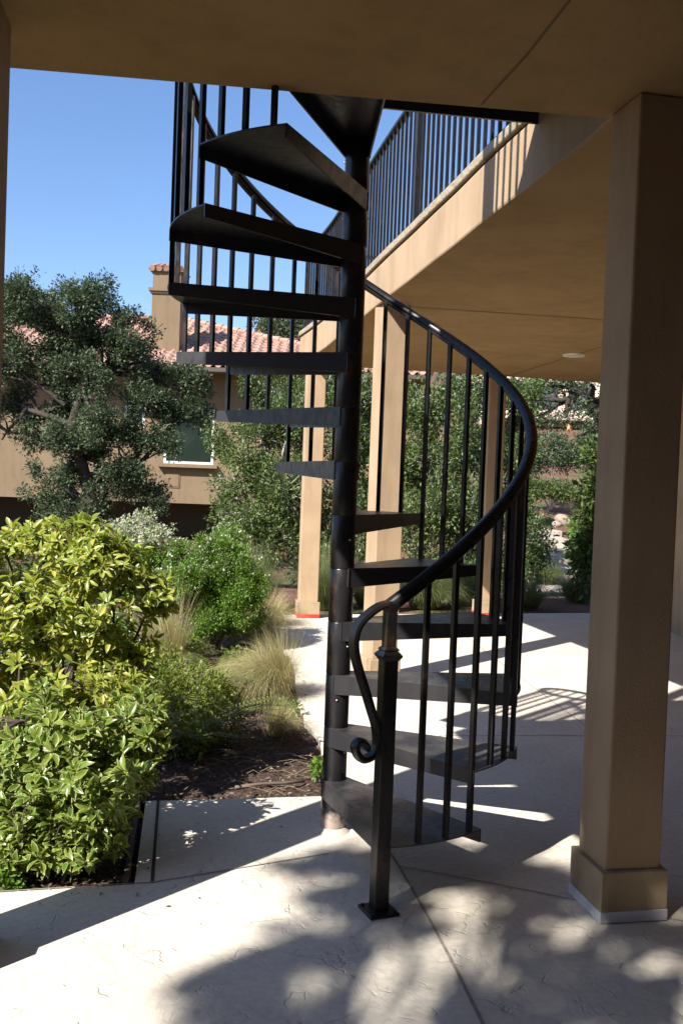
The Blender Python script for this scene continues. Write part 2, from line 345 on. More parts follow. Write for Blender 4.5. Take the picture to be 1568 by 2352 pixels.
jm = MB(); strip(jm, (-.61, 3.195), (-.752, 4.018), .012, .003); jm.build('control_joint', GROOVE, patio)
em = MB(); z = .012
for a, b in [((-.69, 3.17), (-.83, 4.03)), ]: 
    em.prism([(a[0] - .02, a[1]), (a[0], a[1]), (b[0], b[1]), (b[0] - .02, b[1])], -.08, -.004)
tag(em.build('edging_board', noisy('edging', (.05, .04, .035), (.12, .09, .07), 20, .9, .4, 60, .003)), 'dark edging board between the planting bed and the paving', 'edging')

# planting bed: finely rumpled mulch
bm_ = MB(); gx = np.arange(-3.6, .02, .03); gy = np.arange(2.5, 10.2, .045)
bed_poly = [(-3.6, 2.42), (-3.2, 2.60), (-1.41, 2.98), (-1.096, 3.06), (-.685, 3.165), (-.825, 4.025), (-.02, 4.175), (-.02, 4.6), (-.06, 5.07), (-.16, 5.5), (-.24, 6.1), (-.29, 6.9), (-.375, 7.67), (-.61, 8.3), (-.725, 9.0), (-.715, 10.0), (-3.6, 9.9)]
def inside(x, y, poly):
    c = False; n = len(poly)
    for i in range(n):
        x1, y1 = poly[i]; x2, y2 = poly[(i + 1) % n]
        if (y1 > y) != (y2 > y) and x < (x2 - x1) * (y - y1) / (y2 - y1) + x1: c = not c
    return c
V = []; 
for y in gy:
    for x in gx:
        h = -.035 + .022 * noise.noise(Vector((x * 3, y * 3, 0))) + .02 * noise.noise(Vector((x * 14, y * 14, 2))) + .012 * noise.noise(Vector((x * 35, y * 35, 5)))
        V.append((x, y, min(h, .005) if x < -1.2 else min(h, -.008)))
n_ = len(gx); bm_.add(V, [(j * n_ + i, j * n_ + i + 1, (j + 1) * n_ + i + 1, (j + 1) * n_ + i) for j in range(len(gy) - 1) for i in range(n_ - 1) if inside(gx[i] + .02, gy[j] + .02, bed_poly)])
tag(bm_.build('planting_bed', SOIL, smooth=True), 'dark mulch soil of the planting bed left of the patio', 'planting bed', kind='structure')
# litter on the bed
n = 5200; P = []
while len(P) < n:
    x, y = rnd.uniform(-2.2, .0), 3.0 + 3.6 * rnd.random() ** 1.4
    if inside(x, y, bed_poly): P.append((x, y, -.028 + .018 * rnd.random()))
P = np.array(P); D = rng.normal(0, 1, (n, 3)); D[:, 2] *= .22
tag(leaves('leaf_litter', P, D, .026, DRYL, None, .35), 'dry leaf scraps and bark bits scattered over the bed', 'leaf litter', kind='stuff')
P = []
while len(P) < 70:
    x, y = rnd.uniform(-1.1, .1), rnd.uniform(2.9, 9.5); e = rnd.random() ** 2 * .35
    if not inside(x - e, y + (e if y < 4.3 else 0), bed_poly) or inside(x, y, patio_edge) is False: continue
    P.append((x, y, .003))
P = np.array(P); D = rng.normal(0, 1, P.shape); D[:, 2] = .05
tag(leaves('fallen_leaves', P, D, .02, DRYL, None, .4), 'few dry leaf scraps blown onto the paving along the bed', 'leaf litter', kind='stuff')
st = MB()
for i in range(34):
    x, y = rnd.uniform(-.7, -.05), rnd.uniform(4.2, 5.0); a = rnd.uniform(-.5, .6); l = rnd.uniform(.05, .22)
    if inside(x, y, bed_poly): st.tube([(x, y, -.018), (x + l * .5 * math.cos(a), y + l * .5 * math.sin(a), .0), (x + l * math.cos(a), y + l * math.sin(a), -.016)], .0016, 3)
tag(st.build('dry_straw', mat('straw', (.26, .20, .11), .8)), 'dry straw stalks lying on the soil by the staircase', 'straw', kind='stuff')
pa, pb = G(540, 1808, -.014), G(700, 1793, -.014)
pi = MB(); pi.tube([pa, pa.lerp(pb, .35) + Vector((0, .006, .002)), pa.lerp(pb, .7) + Vector((0, -.006, 0)), pb], .0075, 10)
tag(pi.build('drip_pipe', mat('brown_pipe', (.12, .085, .07), .7), smooth=True), 'brown irrigation pipe lying on the mulch behind the paving edge', 'pipe')
sk = G(375, 1828, -.03); mb = MB(); mb.box((sk.x, sk.y, .035), (.014, .014, .15), .3)
tag(mb.build('garden_stake', mat('stake_grey', (.14, .12, .11), .7), bevel=.002), 'short grey stake standing in the bed at the corner of the paving', 'stake')
# steps of the garden path on the hillside
ps = MB(); PATHM = noisy('path_concrete', (.37, .31, .26), (.44, .37, .31), 3, .9, .3, 30, .01)
pp = [(1245, 1345, 14.3), (1262, 1318, 15.2), (1285, 1300, 16.0), (1290, 1277, 17.0), (1283, 1260, 18.0), (1272, 1246, 19.0), (1262, 1234, 20.0), (1246, 1216, 21.5)]
for i, (x, y, Y) in enumerate(pp):
    p = W(x, y, Y); ps.prism([(p.x - .55, p.y - .62), (p.x + .32, p.y - .55), (p.x + .32, p.y + .75), (p.x - .55, p.y + .7)], p.z - .9, p.z)
tag(ps.build('path', PATHM, bevel=.01), 'pale concrete path climbing in steps through the hillside garden', 'path', kind='structure')

# ================================================================== DECK
ZS, ZT = 2.71, 3.06
curve = [(.88, 3.26), (.845, 3.51), (.797, 3.73), (.743, 4.02), (.692, 4.25), (.622, 4.59), (.546, 5.0), (.46, 5.42), (.37, 5.88), (.272, 6.35), (.183, 6.8), (.06, 7.45), (-.075, 8.13), (-.21, 8.85), (-.36, 9.5), (-.52, 10.12)]
def smooth_curve(c, k=3):
    out = []
    for i in range(len(c) - 1):
        p0, p1, p2, p3 = [Vector(c[max(0, min(len(c) - 1, j))]) for j in (i - 1, i, i + 1, i + 2)]
        for s in range(k):
            t = s / k; out.append(tuple(.5 * ((2 * p1) + (p2 - p0) * t + (2 * p0 - 5 * p1 + 4 * p2 - p3) * t * t + (3 * p1 - p0 - 3 * p2 + p3) * t ** 3)))
    return out + [tuple(c[-1])]
fc = smooth_curve(curve)
back = [(1.83, 10.55), (2.98, 10.82), (3.45, 10.93), (3.45, -1.58), (-2.1, -1.58), (-1.8, -1.1), (-.62, .35), (-.75, .85), (-1.0, 1.55), (-1.14, 2.3), (-1.28, 3.02)]  # unseen rear edge pushed out behind the camera to block sky light
outline = fc + back                                   # clockwise-ish loop, starting at the inner corner
deck = thing('balcony_deck', (.9, 3.3, ZS), 'tan stucco balcony deck with a curved edge running above the patio', 'balcony')
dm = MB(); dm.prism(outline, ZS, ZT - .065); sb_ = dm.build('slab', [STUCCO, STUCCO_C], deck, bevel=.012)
for p in sb_.data.polygons: p.material_index = 0 if abs(p.normal.z) > .5 else 1  # soffit takes a darker stucco for its shade, sunlit edge faces a paler one
def offset(poly, d):
    n = len(poly); out = []
    for i in range(n):
        p, a, b = Vector(poly[i]), Vector(poly[i - 1]), Vector(poly[(i + 1) % n])
        n1 = Vector(((p - a).y, -(p - a).x)).normalized(); n2 = Vector(((b - p).y, -(b - p).x)).normalized()
        nn = (n1 + n2); nn = nn / max(.5, nn.length_squared) * 2 if nn.length > .3 else n1
        out.append(tuple(p + nn * d))
    return out
area = sum(outline[i - 1][0] * outline[i][1] - outline[i][0] * outline[i - 1][1] for i in range(len(outline)))
sg = 1 if area > 0 else -1
gm = MB(); gm.prism(offset(outline, -.012 * sg), ZT - .066, ZT - .052); gm.build('drip_groove', GROOVE, deck)  # near-black colour paints the shadow line below the cap
cm = MB(); cm.prism(offset(outline, .014 * sg), ZT - .052, ZT); cm.build('edge_cap', CAP, deck, bevel=.008)
JS = mat('joint_shadow', (.16, .095, .05), .95)
for pts_, wd in (([(.66, 1.8), (.5, 2.803), (.42, 3.168)], .007), ([(.44, 6.713), (1.921, 6.925), (3.4, 7.15)], .012), ([(1.819, 10.482), (2.244, 8.057), (2.42, 7.02)], .012)):
    sj = MB()
    for a, b in zip(pts_, pts_[1:]): strip(sj, a, b, wd, ZS - .003)
    sj.build('soffit_joint', JS, deck)
lt = thing('recessed_light', (2.115, 8.72, ZS), 'round white recessed light in the far tan soffit', 'ceiling light')
mb = MB(); mb.tube([(2.115, 8.72, ZS - .012), (2.115, 8.72, ZS + .0)], [.098, .104], 32); mb.build('trim', mat('light_trim', (.8, .76, .62), .5), lt, smooth='auto')
mb = MB(); mb.cyl(2.115, 8.72, ZS - .016, ZS - .0125, .075); mb.build('lens', mat('light_lens', (.62, .6, .5), .3), lt)

# columns: one shape, copied
def column(name, x, y, rz, label, tape, group='stucco columns carrying the deck', side=.2, first=None):
    if first is None:
        c = thing(name, (x, y, 0), label, 'column', group); c['_o'] = (0, 0, 0)
        mb = MB(); mb.box((0, 0, (.165 + ZS) / 2), (side, side, ZS - .165)); o = mb.build('shaft', STUCCO_C, c, bevel=.008); 
        mb = MB(); mb.box((0, 0, .105), (side + .038, side + .038, .13)); mb.build('plinth', PLINTH, c, bevel=.004)
        mb = MB(); mb.box((0, 0, .0215), (side + .042, side + .042, .037)); t = mb.build('tape_band', tape, c, bevel=.002)
    else:
        c = first.copy(); col.objects.link(c); c.location = (x, y, 0); tag(c, label, 'column', group)
        for ch in first.children:
            k = ch.copy(); k.data = ch.data.copy() if ch.name.startswith('tape') else ch.data; col.objects.link(k); k.parent = c
            if ch.name.startswith('tape'): k.data.materials.clear(); k.data.materials.append(tape)
    c.rotation_euler = (0, 0, rz)
    return c
C4 = column('stucco_column', .990, 3.140, R_(11), 'large near tan column at the right with pale tape round its base', WTAPE)
column('', -1.10, 2.636, R_(8), 'dark column at the left picture edge beside the planting bed', WTAPE, first=C4)
column('', .315, 6.735, R_(20), 'middle tan column standing behind the staircase pole and treads', WTAPE, first=C4)
column('', -.325, 9.83, R_(8), 'far left tan column with a red band round its base by the feather grass', RED, first=C4)
column('', 1.67, 10.47, R_(14), 'far right tan column with a red base seen through the curved balusters', RED, first=C4)

# deck railing following the curved edge
def railing(name, path, label, post_every=14, sp=.105, z0=ZT, h=.87, inset=.05, end=False):
    P = [Vector((x, y, 0)) for x, y in path]; d = [0]
    for a, b in zip(P, P[1:]): d.append(d[-1] + (b - a).length)
    def at(s):
        s = max(0, min(d[-1], s))
        for i in range(len(P) - 1):
            if s <= d[i + 1] or i == len(P) - 2:
                t = (s - d[i]) / max(1e-6, d[i + 1] - d[i]); return P[i].lerp(P[i + 1], t), (P[i + 1] - P[i]).normalized()
    r = thing(name, (P[0].x, P[0].y, z0), label, 'railing')
    K = max(2, int(d[-1] / .12)); fr = [(at(d[-1] * i / K)) for i in range(K + 1)]
    for nm, zz, wd, ht in (('top_rail', z0 + h - .02, .05, .028), ('bottom_rail', z0 + .035, .034, .036)):
        mb = MB(); mb.sweep([(-wd / 2, -ht / 2), (wd / 2, -ht / 2), (wd / 2, ht / 4), (wd * .3, ht / 2), (-wd * .3, ht / 2), (-wd / 2, ht / 4)],
            [(p + Vector((0, 0, zz)), Vector((-t.y, t.x, 0)), Vector((0, 0, 1))) for p, t in fr]); mb.build(nm, BRONZE, r)
    nb = int(d[-1] / sp); cnt = 0
    for i in range(nb + 1):
        p, t = at(i * d[-1] / nb); a = math.atan2(t.y, t.x)
        if i % post_every == 0:
            mb = MB(); mb.box((p.x, p.y, z0 + (h - .035) / 2), (.045, .045, h - .035), a); mb.build('post', BRONZE, r, bevel=.003)
        else:
            mb = MB(); mb.box((p.x, p.y, z0 + (.05 + h - .036) / 2), (.017, .017, h - .036 - .05), a); mb.build('baluster', BRONZE, r); cnt += 1
    return r
off = offset(outline, -.045 * sg)
rail_path = off[5:len(fc)]
railing('balcony_railing', rail_path, 'long dark railing along the curved balcony edge behind the staircase', 22, .105)
far_path = [off[len(fc) - 1], off[len(fc)], off[len(fc) + 1]]
railing('balcony_railing', far_path, 'short dark railing along the far end of the balcony', 22, .11)
near_path = [(-1.05, 1.55), (-1.19, 2.3), (-1.24, 2.96), (-.86, 3.03), (-.64, 3.05)]
railing('balcony_railing', near_path, 'near railing on top of the deck above the left column', 12, .11)

# ================================================================== SPIRAL STAIRCASE
PX, PY, RAD, RISE = .0108, 3.7465, .7285, .215
PH0, DPH, WED, RP = -1.7826, .4686, .5405, .049
def cyl(a, r, z): return Vector((PX + r * math.cos(a), PY + r * math.sin(a), z))
stair = thing('spiral_staircase', (PX, PY, 0), 'dark bronze steel spiral staircase winding up round one centre pole', 'staircase')
def polemat():
    m = metal('pole_steel', (.022, .020, .021), (.12, .05, .024), .60, .3)
    g = N(m, 'ShaderNodeNewGeometry'); sx = N(m, 'ShaderNodeSeparateXYZ'); L(m, g.outputs['Position'], sx.inputs[0])
    n = N(m, 'ShaderNodeTexNoise', Scale=22, Detail=5); L(m, g.outputs['Position'], n.inputs['Vector'])
    ad = N(m, 'ShaderNodeMath', operation='MULTIPLY_ADD'); L(m, n.outputs[0], ad.inputs[0]); ad.inputs[1].default_value = -.12; L(m, sx.outputs[2], ad.inputs[2])
    r = ramp(m, ad.outputs[0], [(0, (1, 1, 1)), (.03, (0, 0, 0))])
    old = bsdf(m).inputs['Base Color'].links[0].from_socket
    mx = N(m, 'ShaderNodeMix', data_type='RGBA'); L(m, r.outputs[0], mx.inputs[0]); L(m, old, mx.inputs[6]); mx.inputs[7].default_value = (.42, .34, .30, 1)
    L(m, mx.outputs[2], bsdf(m).inputs['Base Color']); return m
POLE = polemat()
mb = MB(); z = 0
for k in range(0, 19):                                # stacked sleeves with fine seams
    z1 = RISE * (k + 1) - .004
    mb.tube([(PX, PY, z), (PX, PY, z + .003), (PX, PY, z1 - .003), (PX, PY, z1)], [RP - .0015, RP, RP, RP - .0015], 40); z = z1 + .0015
mb.build('centre_pole', POLE, stair, smooth='auto')
mb = MB(); mb.tube([(PX, PY, .0005), (PX, PY, .006), (PX, PY, .02)], [RP + .022, RP + .016, RP + .001], 32, False); mb.build('pole_collar', noisy('grout', (.45, .38, .32), (.6, .52, .45), 30, .9, .5, 60, .003), stair, smooth=True)
for k in range(1, 15):                                # set screws
    for a in (-2.2 + .55 * (k % 3), .35 + .3 * (k % 2)):
        zz = RISE * k - .10; mb = MB(); c = cyl(a + k * .2, RP - .003, zz); o = cyl(a + k * .2, RP + .006, zz)
        mb.tube([c, o], [.005, .0035], 8); mb.build('set_screw', mat('screw_steel', (.5, .5, .5), .3, .9) if k == 1 and a < 0 else bpy.data.materials['screw_steel'], stair, smooth=True)
def tread_mesh():
    t = MB(); NA = 14; w0, w1 = 0, WED; th = .006
    ni = Vector((RP * math.cos(w0 - math.pi / 2), RP * math.sin(w0 - math.pi / 2), 0)); ri = Vector((RP * math.cos(w1 + math.pi / 2), RP * math.sin(w1 + math.pi / 2), 0))
    arc = [Vector((RAD * math.cos(w0 + (w1 - w0) * i / NA), RAD * math.sin(w0 + (w1 - w0) * i / NA), 0)) for i in range(NA + 1)]
    poly = [ni] + arc + [ri]; t.prism([(p.x, p.y) for p in poly], -th, 0)
    for inner, outer, sgn in ((ni, arc[0], 1), (ri, arc[-1], -1)):
        d = (outer - inner).normalized(); s = Vector((-d.y, d.x, 0)) * sgn * .005; e = .0015
        A = [inner - s * .3, outer - s * .3, outer + s, inner + s]; dep = [.078, .047, .047, .078]
        vs = [p + Vector((0, 0, -h)) for p, h in zip(A, dep)] + [p + Vector((0, 0, e * .4)) for p in A]
        t.add(vs, [(3, 2, 1, 0), (4, 5, 6, 7), (0, 1, 5, 4), (1, 2, 6, 5), (2, 3, 7, 6), (3, 0, 4, 7)] if sgn > 0 else [(0, 1, 2, 3), (7, 6, 5, 4), (4, 5, 1, 0), (5, 6, 2, 1), (6, 7, 3, 2), (7, 4, 0, 3)])
        for zz in (-.01,):                            # weld bead at the pole
            t.tube([inner + Vector((0, 0, -.074)), inner + Vector((0, 0, -.002))], .0045, 6)
    return t
tm_ = tread_mesh(); t0 = None
for k in range(1, 14):
    if t0 is None: t0 = tm_.build('tread', TREADM); o = t0
    else: o = t0.copy(); col.objects.link(o)
    o.parent = stair; o.location = (0, 0, RISE * k); o.rotation_euler = (0, 0, PH0 + DPH * k)
# landing
lm = MB(); LZ = RISE * 14
lp = [(PX - .005, 3.80), (.758, 3.918), (.80, 3.70), (.855, 3.27), (.1, 3.165), (-.02, 3.152), (PX - .03, 3.70)]
lm.prism(lp, LZ - .006, LZ)
for a, b in zip(lp, lp[1:] + lp[:1]):
    a = Vector((*a, 0)); b = Vector((*b, 0)); d = (b - a).normalized(); s = Vector((-d.y, d.x, 0)) * .006
    if (b - a).length > .3: lm.prism([(a + s)[:2], (b + s)[:2], (b - s)[:2], (a - s)[:2]], LZ - .066, LZ + .001)
lm.build('landing', TREADM, stair)
gr_ = railing('landing_guard', [(PX - .02, 3.66), (-.02, 3.17)], 'short guard rail between the pole top and the deck edge', 99, .085, LZ, 1.12)
# handrail: helix from the newel up past the landing
def zrail(a):
    k = (a - PH0) / DPH; hh = .893 - .052 * max(0, (3.2 - k) / 2.2) ** 1.6
    return k * RISE + hh
prof = [(-.023, .0), (-.023, .010), (-.017, .020), (-.006, .0255), (.006, .0255), (.017, .020), (.023, .010), (.023, .0), (.014, -.004), (.014, -.016), (.010, -.020), (-.010, -.020), (-.014, -.016), (-.014, -.004)]
A0 = R_(-77.3); A1 = R_(-102.14) + DPH * 14.1
fr = []; n = 170
for i in range(n + 1):
    a = A0 + (A1 - A0) * i / n; p = cyl(a, RAD, zrail(a) - .022)
    q = cyl(a + .01, RAD, zrail(a + .01) - .022); t = (q - p).normalized(); sd = Vector((-math.cos(a), -math.sin(a), 0)); fr.append((p, sd, sd.cross(t) * -1 if (sd.cross(t)).z < 0 else sd.cross(t)))
mb = MB(); mb.sweep([(-a, b) for a, b in prof], fr); mb.build('handrail', BRONZE_R, stair, smooth='auto')
# scroll below the newel head
NX, NY = .172, 3.034
sc = [(-.031, 1.050), (-.008, 1.046), (.043, 1.036), (.092, 1.008), (.123, .979), (.136, .944), (.136, .902), (.121, .847), (.093, .778), (.064, .703), (.040, .640), (.033, .590), (.042, .557), (.064, .541), (.089, .541), (.109, .559), (.117, .583), (.106, .597), (.090, .594), (.076, .580), (.080, .567)]
spts = smooth_curve(sc, 4); dd = Vector((-.85, -.53, 0)).normalized(); fr = []
side = Vector((dd.y, -dd.x, 0))
for i, (s, z) in enumerate(spts):
    p = Vector((NX, NY, 0)) + dd * s + Vector((0, 0, z - .018))
    s2, z2 = spts[min(i + 1, len(spts) - 1)]; s1, z1 = spts[max(i - 1, 0)]
    t = (dd * (s2 - s1) + Vector((0, 0, z2 - z1))).normalized(); fr.append((p, side, t.cross(side)))
f_ = [1 - .10 * max(0, min(1, i / len(spts) * 1.6)) for i in range(len(spts))]
mb = MB()
pr = [(-.022, .0), (-.020, .009), (-.008, .014), (.008, .014), (.020, .009), (.022, 0), (.018, -.009), (-.018, -.009)]
npf = len(pr); vs = [o + sd * a * f + up * b * (.75 + .25 * f) for (o, sd, up), f in zip(fr, f_) for a, b in pr]
k = len(fr); mb.add(vs, [(i * npf + j, i * npf + (j + 1) % npf, (i + 1) * npf + (j + 1) % npf, (i + 1) * npf + j) for i in range(k - 1) for j in range(npf)] + [tuple(range(npf - 1, -1, -1)), tuple(range((k - 1) * npf, k * npf))])
mb.build('handrail_scroll', BRONZE_R, stair, smooth='auto')
# newel post
NR = R_(23)
mb = MB(); mb.box((NX, NY, .009 + .838 / 2), (.051, .051, .838), NR); nw = mb.build('newel_post', BRONZE_R, stair, bevel=.004)
mb = MB(); mb.box((NX, NY, .006), (.105, .105, .010), NR); mb.build('base_plate', BRONZE, nw, bevel=.002)
for z0, z1, d0, d1 in ((.838, .853, .051, .072), (.853, .857, .072, .072), (.857, .872, .072, .046), (.872, .876, .054, .054), (.876, .884, .054, .038)):
    mm = MB() if z0 == .838 else mm; mm.frust((NX, NY), d0, d1, z0, z1, NR)
mm.frust((NX, NY), .037, .037, .884, .998, NR); mm.frust((NX, NY), .037, .050, .998, 1.028, NR); mm.build('newel_head', BRONZE_R, nw, bevel=.0015)
for dx, dy in ((-.04, -.04), (.04, -.04), (-.04, .04), (.04, .04)):
    p = Vector((NX, NY, 0)) + Matrix.Rotation(NR, 3, 'Z') @ Vector((dx, dy, 0)); mb = MB(); mb.tube([(p.x, p.y, .011), (p.x, p.y, .017)], .006, 6); mb.build('anchor_bolt', BRONZE, nw)
# balusters: three to a tread
i = 1
while True:
    a = R_(-75.3) + R_(8.95) * i; k = (a - PH0) / DPH
    if k > 13.95: break
    kb = int(math.floor(k - .02)); zb = RISE * kb - .05 if (i % 3) == 0 else RISE * kb + .0
    zb = RISE * kb - .002; p = cyl(a, RAD - .012, 0)
    zt = zrail(a) - .036
    mb = MB(); mb.box((p.x, p.y, (zb + zt) / 2), (.0175, .0175, zt - zb), a); mb.build('baluster', BRONZE_R, stair)
    i += 1

# ================================================================== OWN HOUSE beside and behind the camera, its left wing added to block light
hw = thing('porch_wall', (3.55, 5, 0), 'shaded stucco house wall closing the patio on the right, with an added light-blocking wing', 'house wall')
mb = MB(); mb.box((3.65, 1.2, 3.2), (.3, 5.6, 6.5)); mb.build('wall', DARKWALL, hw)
mb = MB(); mb.box((3.65, 7.6, 3.2), (.3, 7.2, 6.5)); mb.build('wall', STUCCO_C, hw)  # far half kept pale to bounce more light into the patio shade
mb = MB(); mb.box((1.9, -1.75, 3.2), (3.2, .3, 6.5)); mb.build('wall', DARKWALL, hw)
mb = MB(); mb.box((-5.7, -1.75, 1.85), (12, .3, 3.7)); mb.build('sun_block_wall', DARKWALL, hw)  # unseen wing added to block sun and sky behind the camera

# ================================================================== NEIGHBOUR'S HOUSE
nb = thing('neighbour_house', (-5, 30, 0), 'tan stucco house with terracotta tile roof behind the oak tree', 'house')
WY = 30.; X0, X1, ZB, ZE = -17., 2.45, .64, 5.05
wm = MB()
wins = [(-5.80, -4.20, 1.92, 3.70), (-7.10, -6.45, 3.04, 3.74)]
def wall_with_holes(mb, x0, x1, z0, z1, y, t, holes):
    X = sorted({x0, x1} | {h[0] for h in holes} | {h[1] for h in holes}); Z = sorted({z0, z1} | {h[2] for h in holes} | {h[3] for h in holes})
    for a, b in zip(X, X[1:]):
        for c, d in zip(Z, Z[1:]):
            if any(h[0] <= a and b <= h[1] and h[2] <= c and d <= h[3] for h in holes): continue
            mb.box(((a + b) / 2, y + t / 2, (c + d) / 2), (b - a, t, d - c))
wall_with_holes(wm, X0, X1, ZB, ZE, WY, .3, wins); wm.box((X0 + .15, WY + 5.3, (ZB + ZE) / 2), (.3, 10, ZE - ZB)); wm.box((X1 - .15, WY + 5.3, (ZB + ZE) / 2), (.3, 10, ZE - ZB))
wm.box(((X0 + X1) / 2, WY + 10.4, 2.2), (X1 - X0, .3, 5.6))
wm.build('wall', HWALL, nb)
mb = MB(); mb.box(((X0 + X1) / 2, WY + 5.2, ZB + .15), (X1 - X0 - .6, 9.9, .28)); mb.build('floor_slab', HWALL, nb)
mb = MB(); mb.box(((X0 + X1) / 2, WY + 3.4, -.35), (X1 - X0 - .4, .3, 1.95)); mb.build('foundation_wall', mat('shaded_undercroft', (.09, .065, .045), .95), nb)  # dark colour puts the overhang's shade onto the recessed wall
GLASS = mat('window_glass', (.015, .024, .018), .12, 0, .6)
for x0, x1, z0, z1 in wins:
    mb = MB(); f = .075
    mb.box(((x0 + x1) / 2, WY + .06, z1 - f / 2), (x1 - x0, .12, f)); mb.box(((x0 + x1) / 2, WY + .06, z0 + f / 2), (x1 - x0, .12, f))
    mb.box((x0 + f / 2, WY + .06, (z0 + z1) / 2), (f, .12, z1 - z0 - 2 * f)); mb.box((x1 - f / 2, WY + .06, (z0 + z1) / 2), (f, .12, z1 - z0 - 2 * f))
    wn = mb.build('window', WHITE, nb)
    mb = MB(); mb.box(((x0 + x1) / 2, WY + .09, (z0 + z1) / 2), (x1 - x0 - 2 * f, .02, z1 - z0 - 2 * f)); mb.build('pane', GLASS, wn)
    if x1 - x0 > 1:
        mb = MB(); mb.box(((x0 + x1) / 2, WY - .11, z0 - .07), (x1 - x0 + .32, .26, .1)); mb.build('sill', HWALL, wn)
mb = MB(); mb.box((-5.5, WY - .01, 1.385), (.50, .025, .50)); mb.box((-5.5, WY - .028, 1.385), (.42, .02, .42)); mb.build('wall_panel', HWALL, nb)
mb = MB(); mb.box((-6.95, WY - .05, 4.45), (.24, .1, .24)); mb.build('vent_box', HWALL, nb)
# roof: hipped, with rows of barrel tiles
EY, RY, EZ, RZ = 28.8, 34.2, 4.92, 7.2
XE0, XE1, XR0, XR1 = -19., 2.62, -9.0, -6.0
ROOFM = mat('terracotta_tile', (.5, .2, .13), .8)
p_ = coords(ROOFM); nn_ = N(ROOFM, 'ShaderNodeTexNoise', Scale=2.3, Detail=4); L(ROOFM, p_, nn_.inputs['Vector'])
vv = N(ROOFM, 'ShaderNodeTexVoronoi', Scale=3.0); L(ROOFM, p_, vv.inputs['Vector'])
rr_ = ramp(ROOFM, vv.outputs['Color'], [(0, (.27, .14, .10)), (.5, (.33, .19, .14)), (1, (.38, .25, .19))]); L(ROOFM, rr_.outputs[0], bsdf(ROOFM).inputs['Base Color'])
def tiles(mb, hipL, hipR, ey, ez, ry, rz, fx=lambda u, v, w_: Vector((u, v, w_))):
    """front slope: tile courses as a wave sheet with a step at every course"""
    nrow = 16; pitch = .30; sub = 6
    for r in range(nrow):
        t0, t1 = r / nrow, (r + 1) / nrow
        ya, yb = ey + (ry - ey) * t0, ey + (ry - ey) * t1; za, zb = ez + (rz - ez) * t0 + .07, ez + (rz - ez) * t1 + .015
        xa, xb = hipL(t0), hipR(t0); n = int((xb - xa) / pitch * sub); vs = []
        for i in range(n + 1):
            x = xa + (xb - xa) * i / n; ph = (x / pitch) % 1; h = .065 * max(-.35, math.sin(2 * math.pi * ph))
            xc = min(max(x, hipL(t1)), hipR(t1))
            vs += [fx(x, ya - .02, za + h - .05), fx(x, ya, za + h), fx(xc, yb, zb + h)]
        mb.add(vs, [(3 * i, 3 * i + 3, 3 * i + 4, 3 * i + 1) for i in range(n)] + [(3 * i + 1, 3 * i + 4, 3 * i + 5, 3 * i + 2) for i in range(n)])
rm = MB(); tiles(rm, lambda t: XE0 + (XR0 - XE0) * t, lambda t: XE1 + (XR1 - XE1) * t, EY, EZ, RY, RZ)
BYE = 2 * RY - EY
rm.add([(XE1, EY, EZ), (XE1, BYE, EZ), (XR1, RY, RZ)], [(0, 1, 2)]); rm.add([(XE0, EY, EZ), (XE0, BYE, EZ), (XR0, RY, RZ)], [(0, 2, 1)])
rm.add([(XE0, BYE, EZ), (XE1, BYE, EZ), (XR1, RY, RZ), (XR0, RY, RZ)], [(0, 3, 2, 1)])
rf = rm.build('roof', ROOFM, nb)
hm = MB()
def captiles(mb, a, b):
    a = Vector(a); b = Vector(b); n = int((b - a).length / .36)
    for i in range(n): mb.tube([a.lerp(b, i / n), a.lerp(b, (i + 1.12) / n)], [.13, .095], 8)
captiles(hm, (XE1, EY, EZ + .07), (XR1, RY, RZ + .07)); captiles(hm, (XR0, RY, RZ + .07), (XR1, RY, RZ + .07)); captiles(hm, (XE0, EY, EZ + .07), (XR0, RY, RZ + .07))
hm.build('ridge_tiles', ROOFM, rf, smooth='auto')
mb = MB(); mb.box(((XE0 + XE1) / 2, EY + .02, EZ - .075), (XE1 - XE0, .12, .13)); mb.build('gutter', mat('gutter_brown', (.07, .05, .04), .6), rf)
mb = MB(); mb.box(((XE0 + XE1) / 2, WY - .45, EZ - .06), (XE1 - XE0, 1.3, .05)); mb.build('eave_board', HWALL, rf)
ch = MB(); cx, cw, cy0, cy1 = -5.92, .92, 30.2, 31.2
ch.box((cx, (cy0 + cy1) / 2, 6.3), (cw, cy1 - cy0, 2.55)); chm = None
cb = ch.build('chimney', HWALL, rf)
mb = MB(); mb.box((cx, 30.7, 7.52), (cw + .2, 1.2, .10)); mb.box((cx, 30.7, 7.44), (cw + .1, 1.1, .08)); mb.box((cx, 30.7, 7.86), (cw - .02, .98, .6)); mb.box((cx, 30.7, 8.14), (cw + .16, 1.16, .07))
mb.frust((cx, 30.7), 1.18, .3, 8.18, 8.42)
for k in range(5): mb.tube([(cx - .46 + k * .23, 30.08, 8.19), (cx - .30 + k * .15, 30.55, 8.40)], [.1, .07], 8, mi=1)
mb.build('chimney_cap', [HWALL, ROOFM], cb)

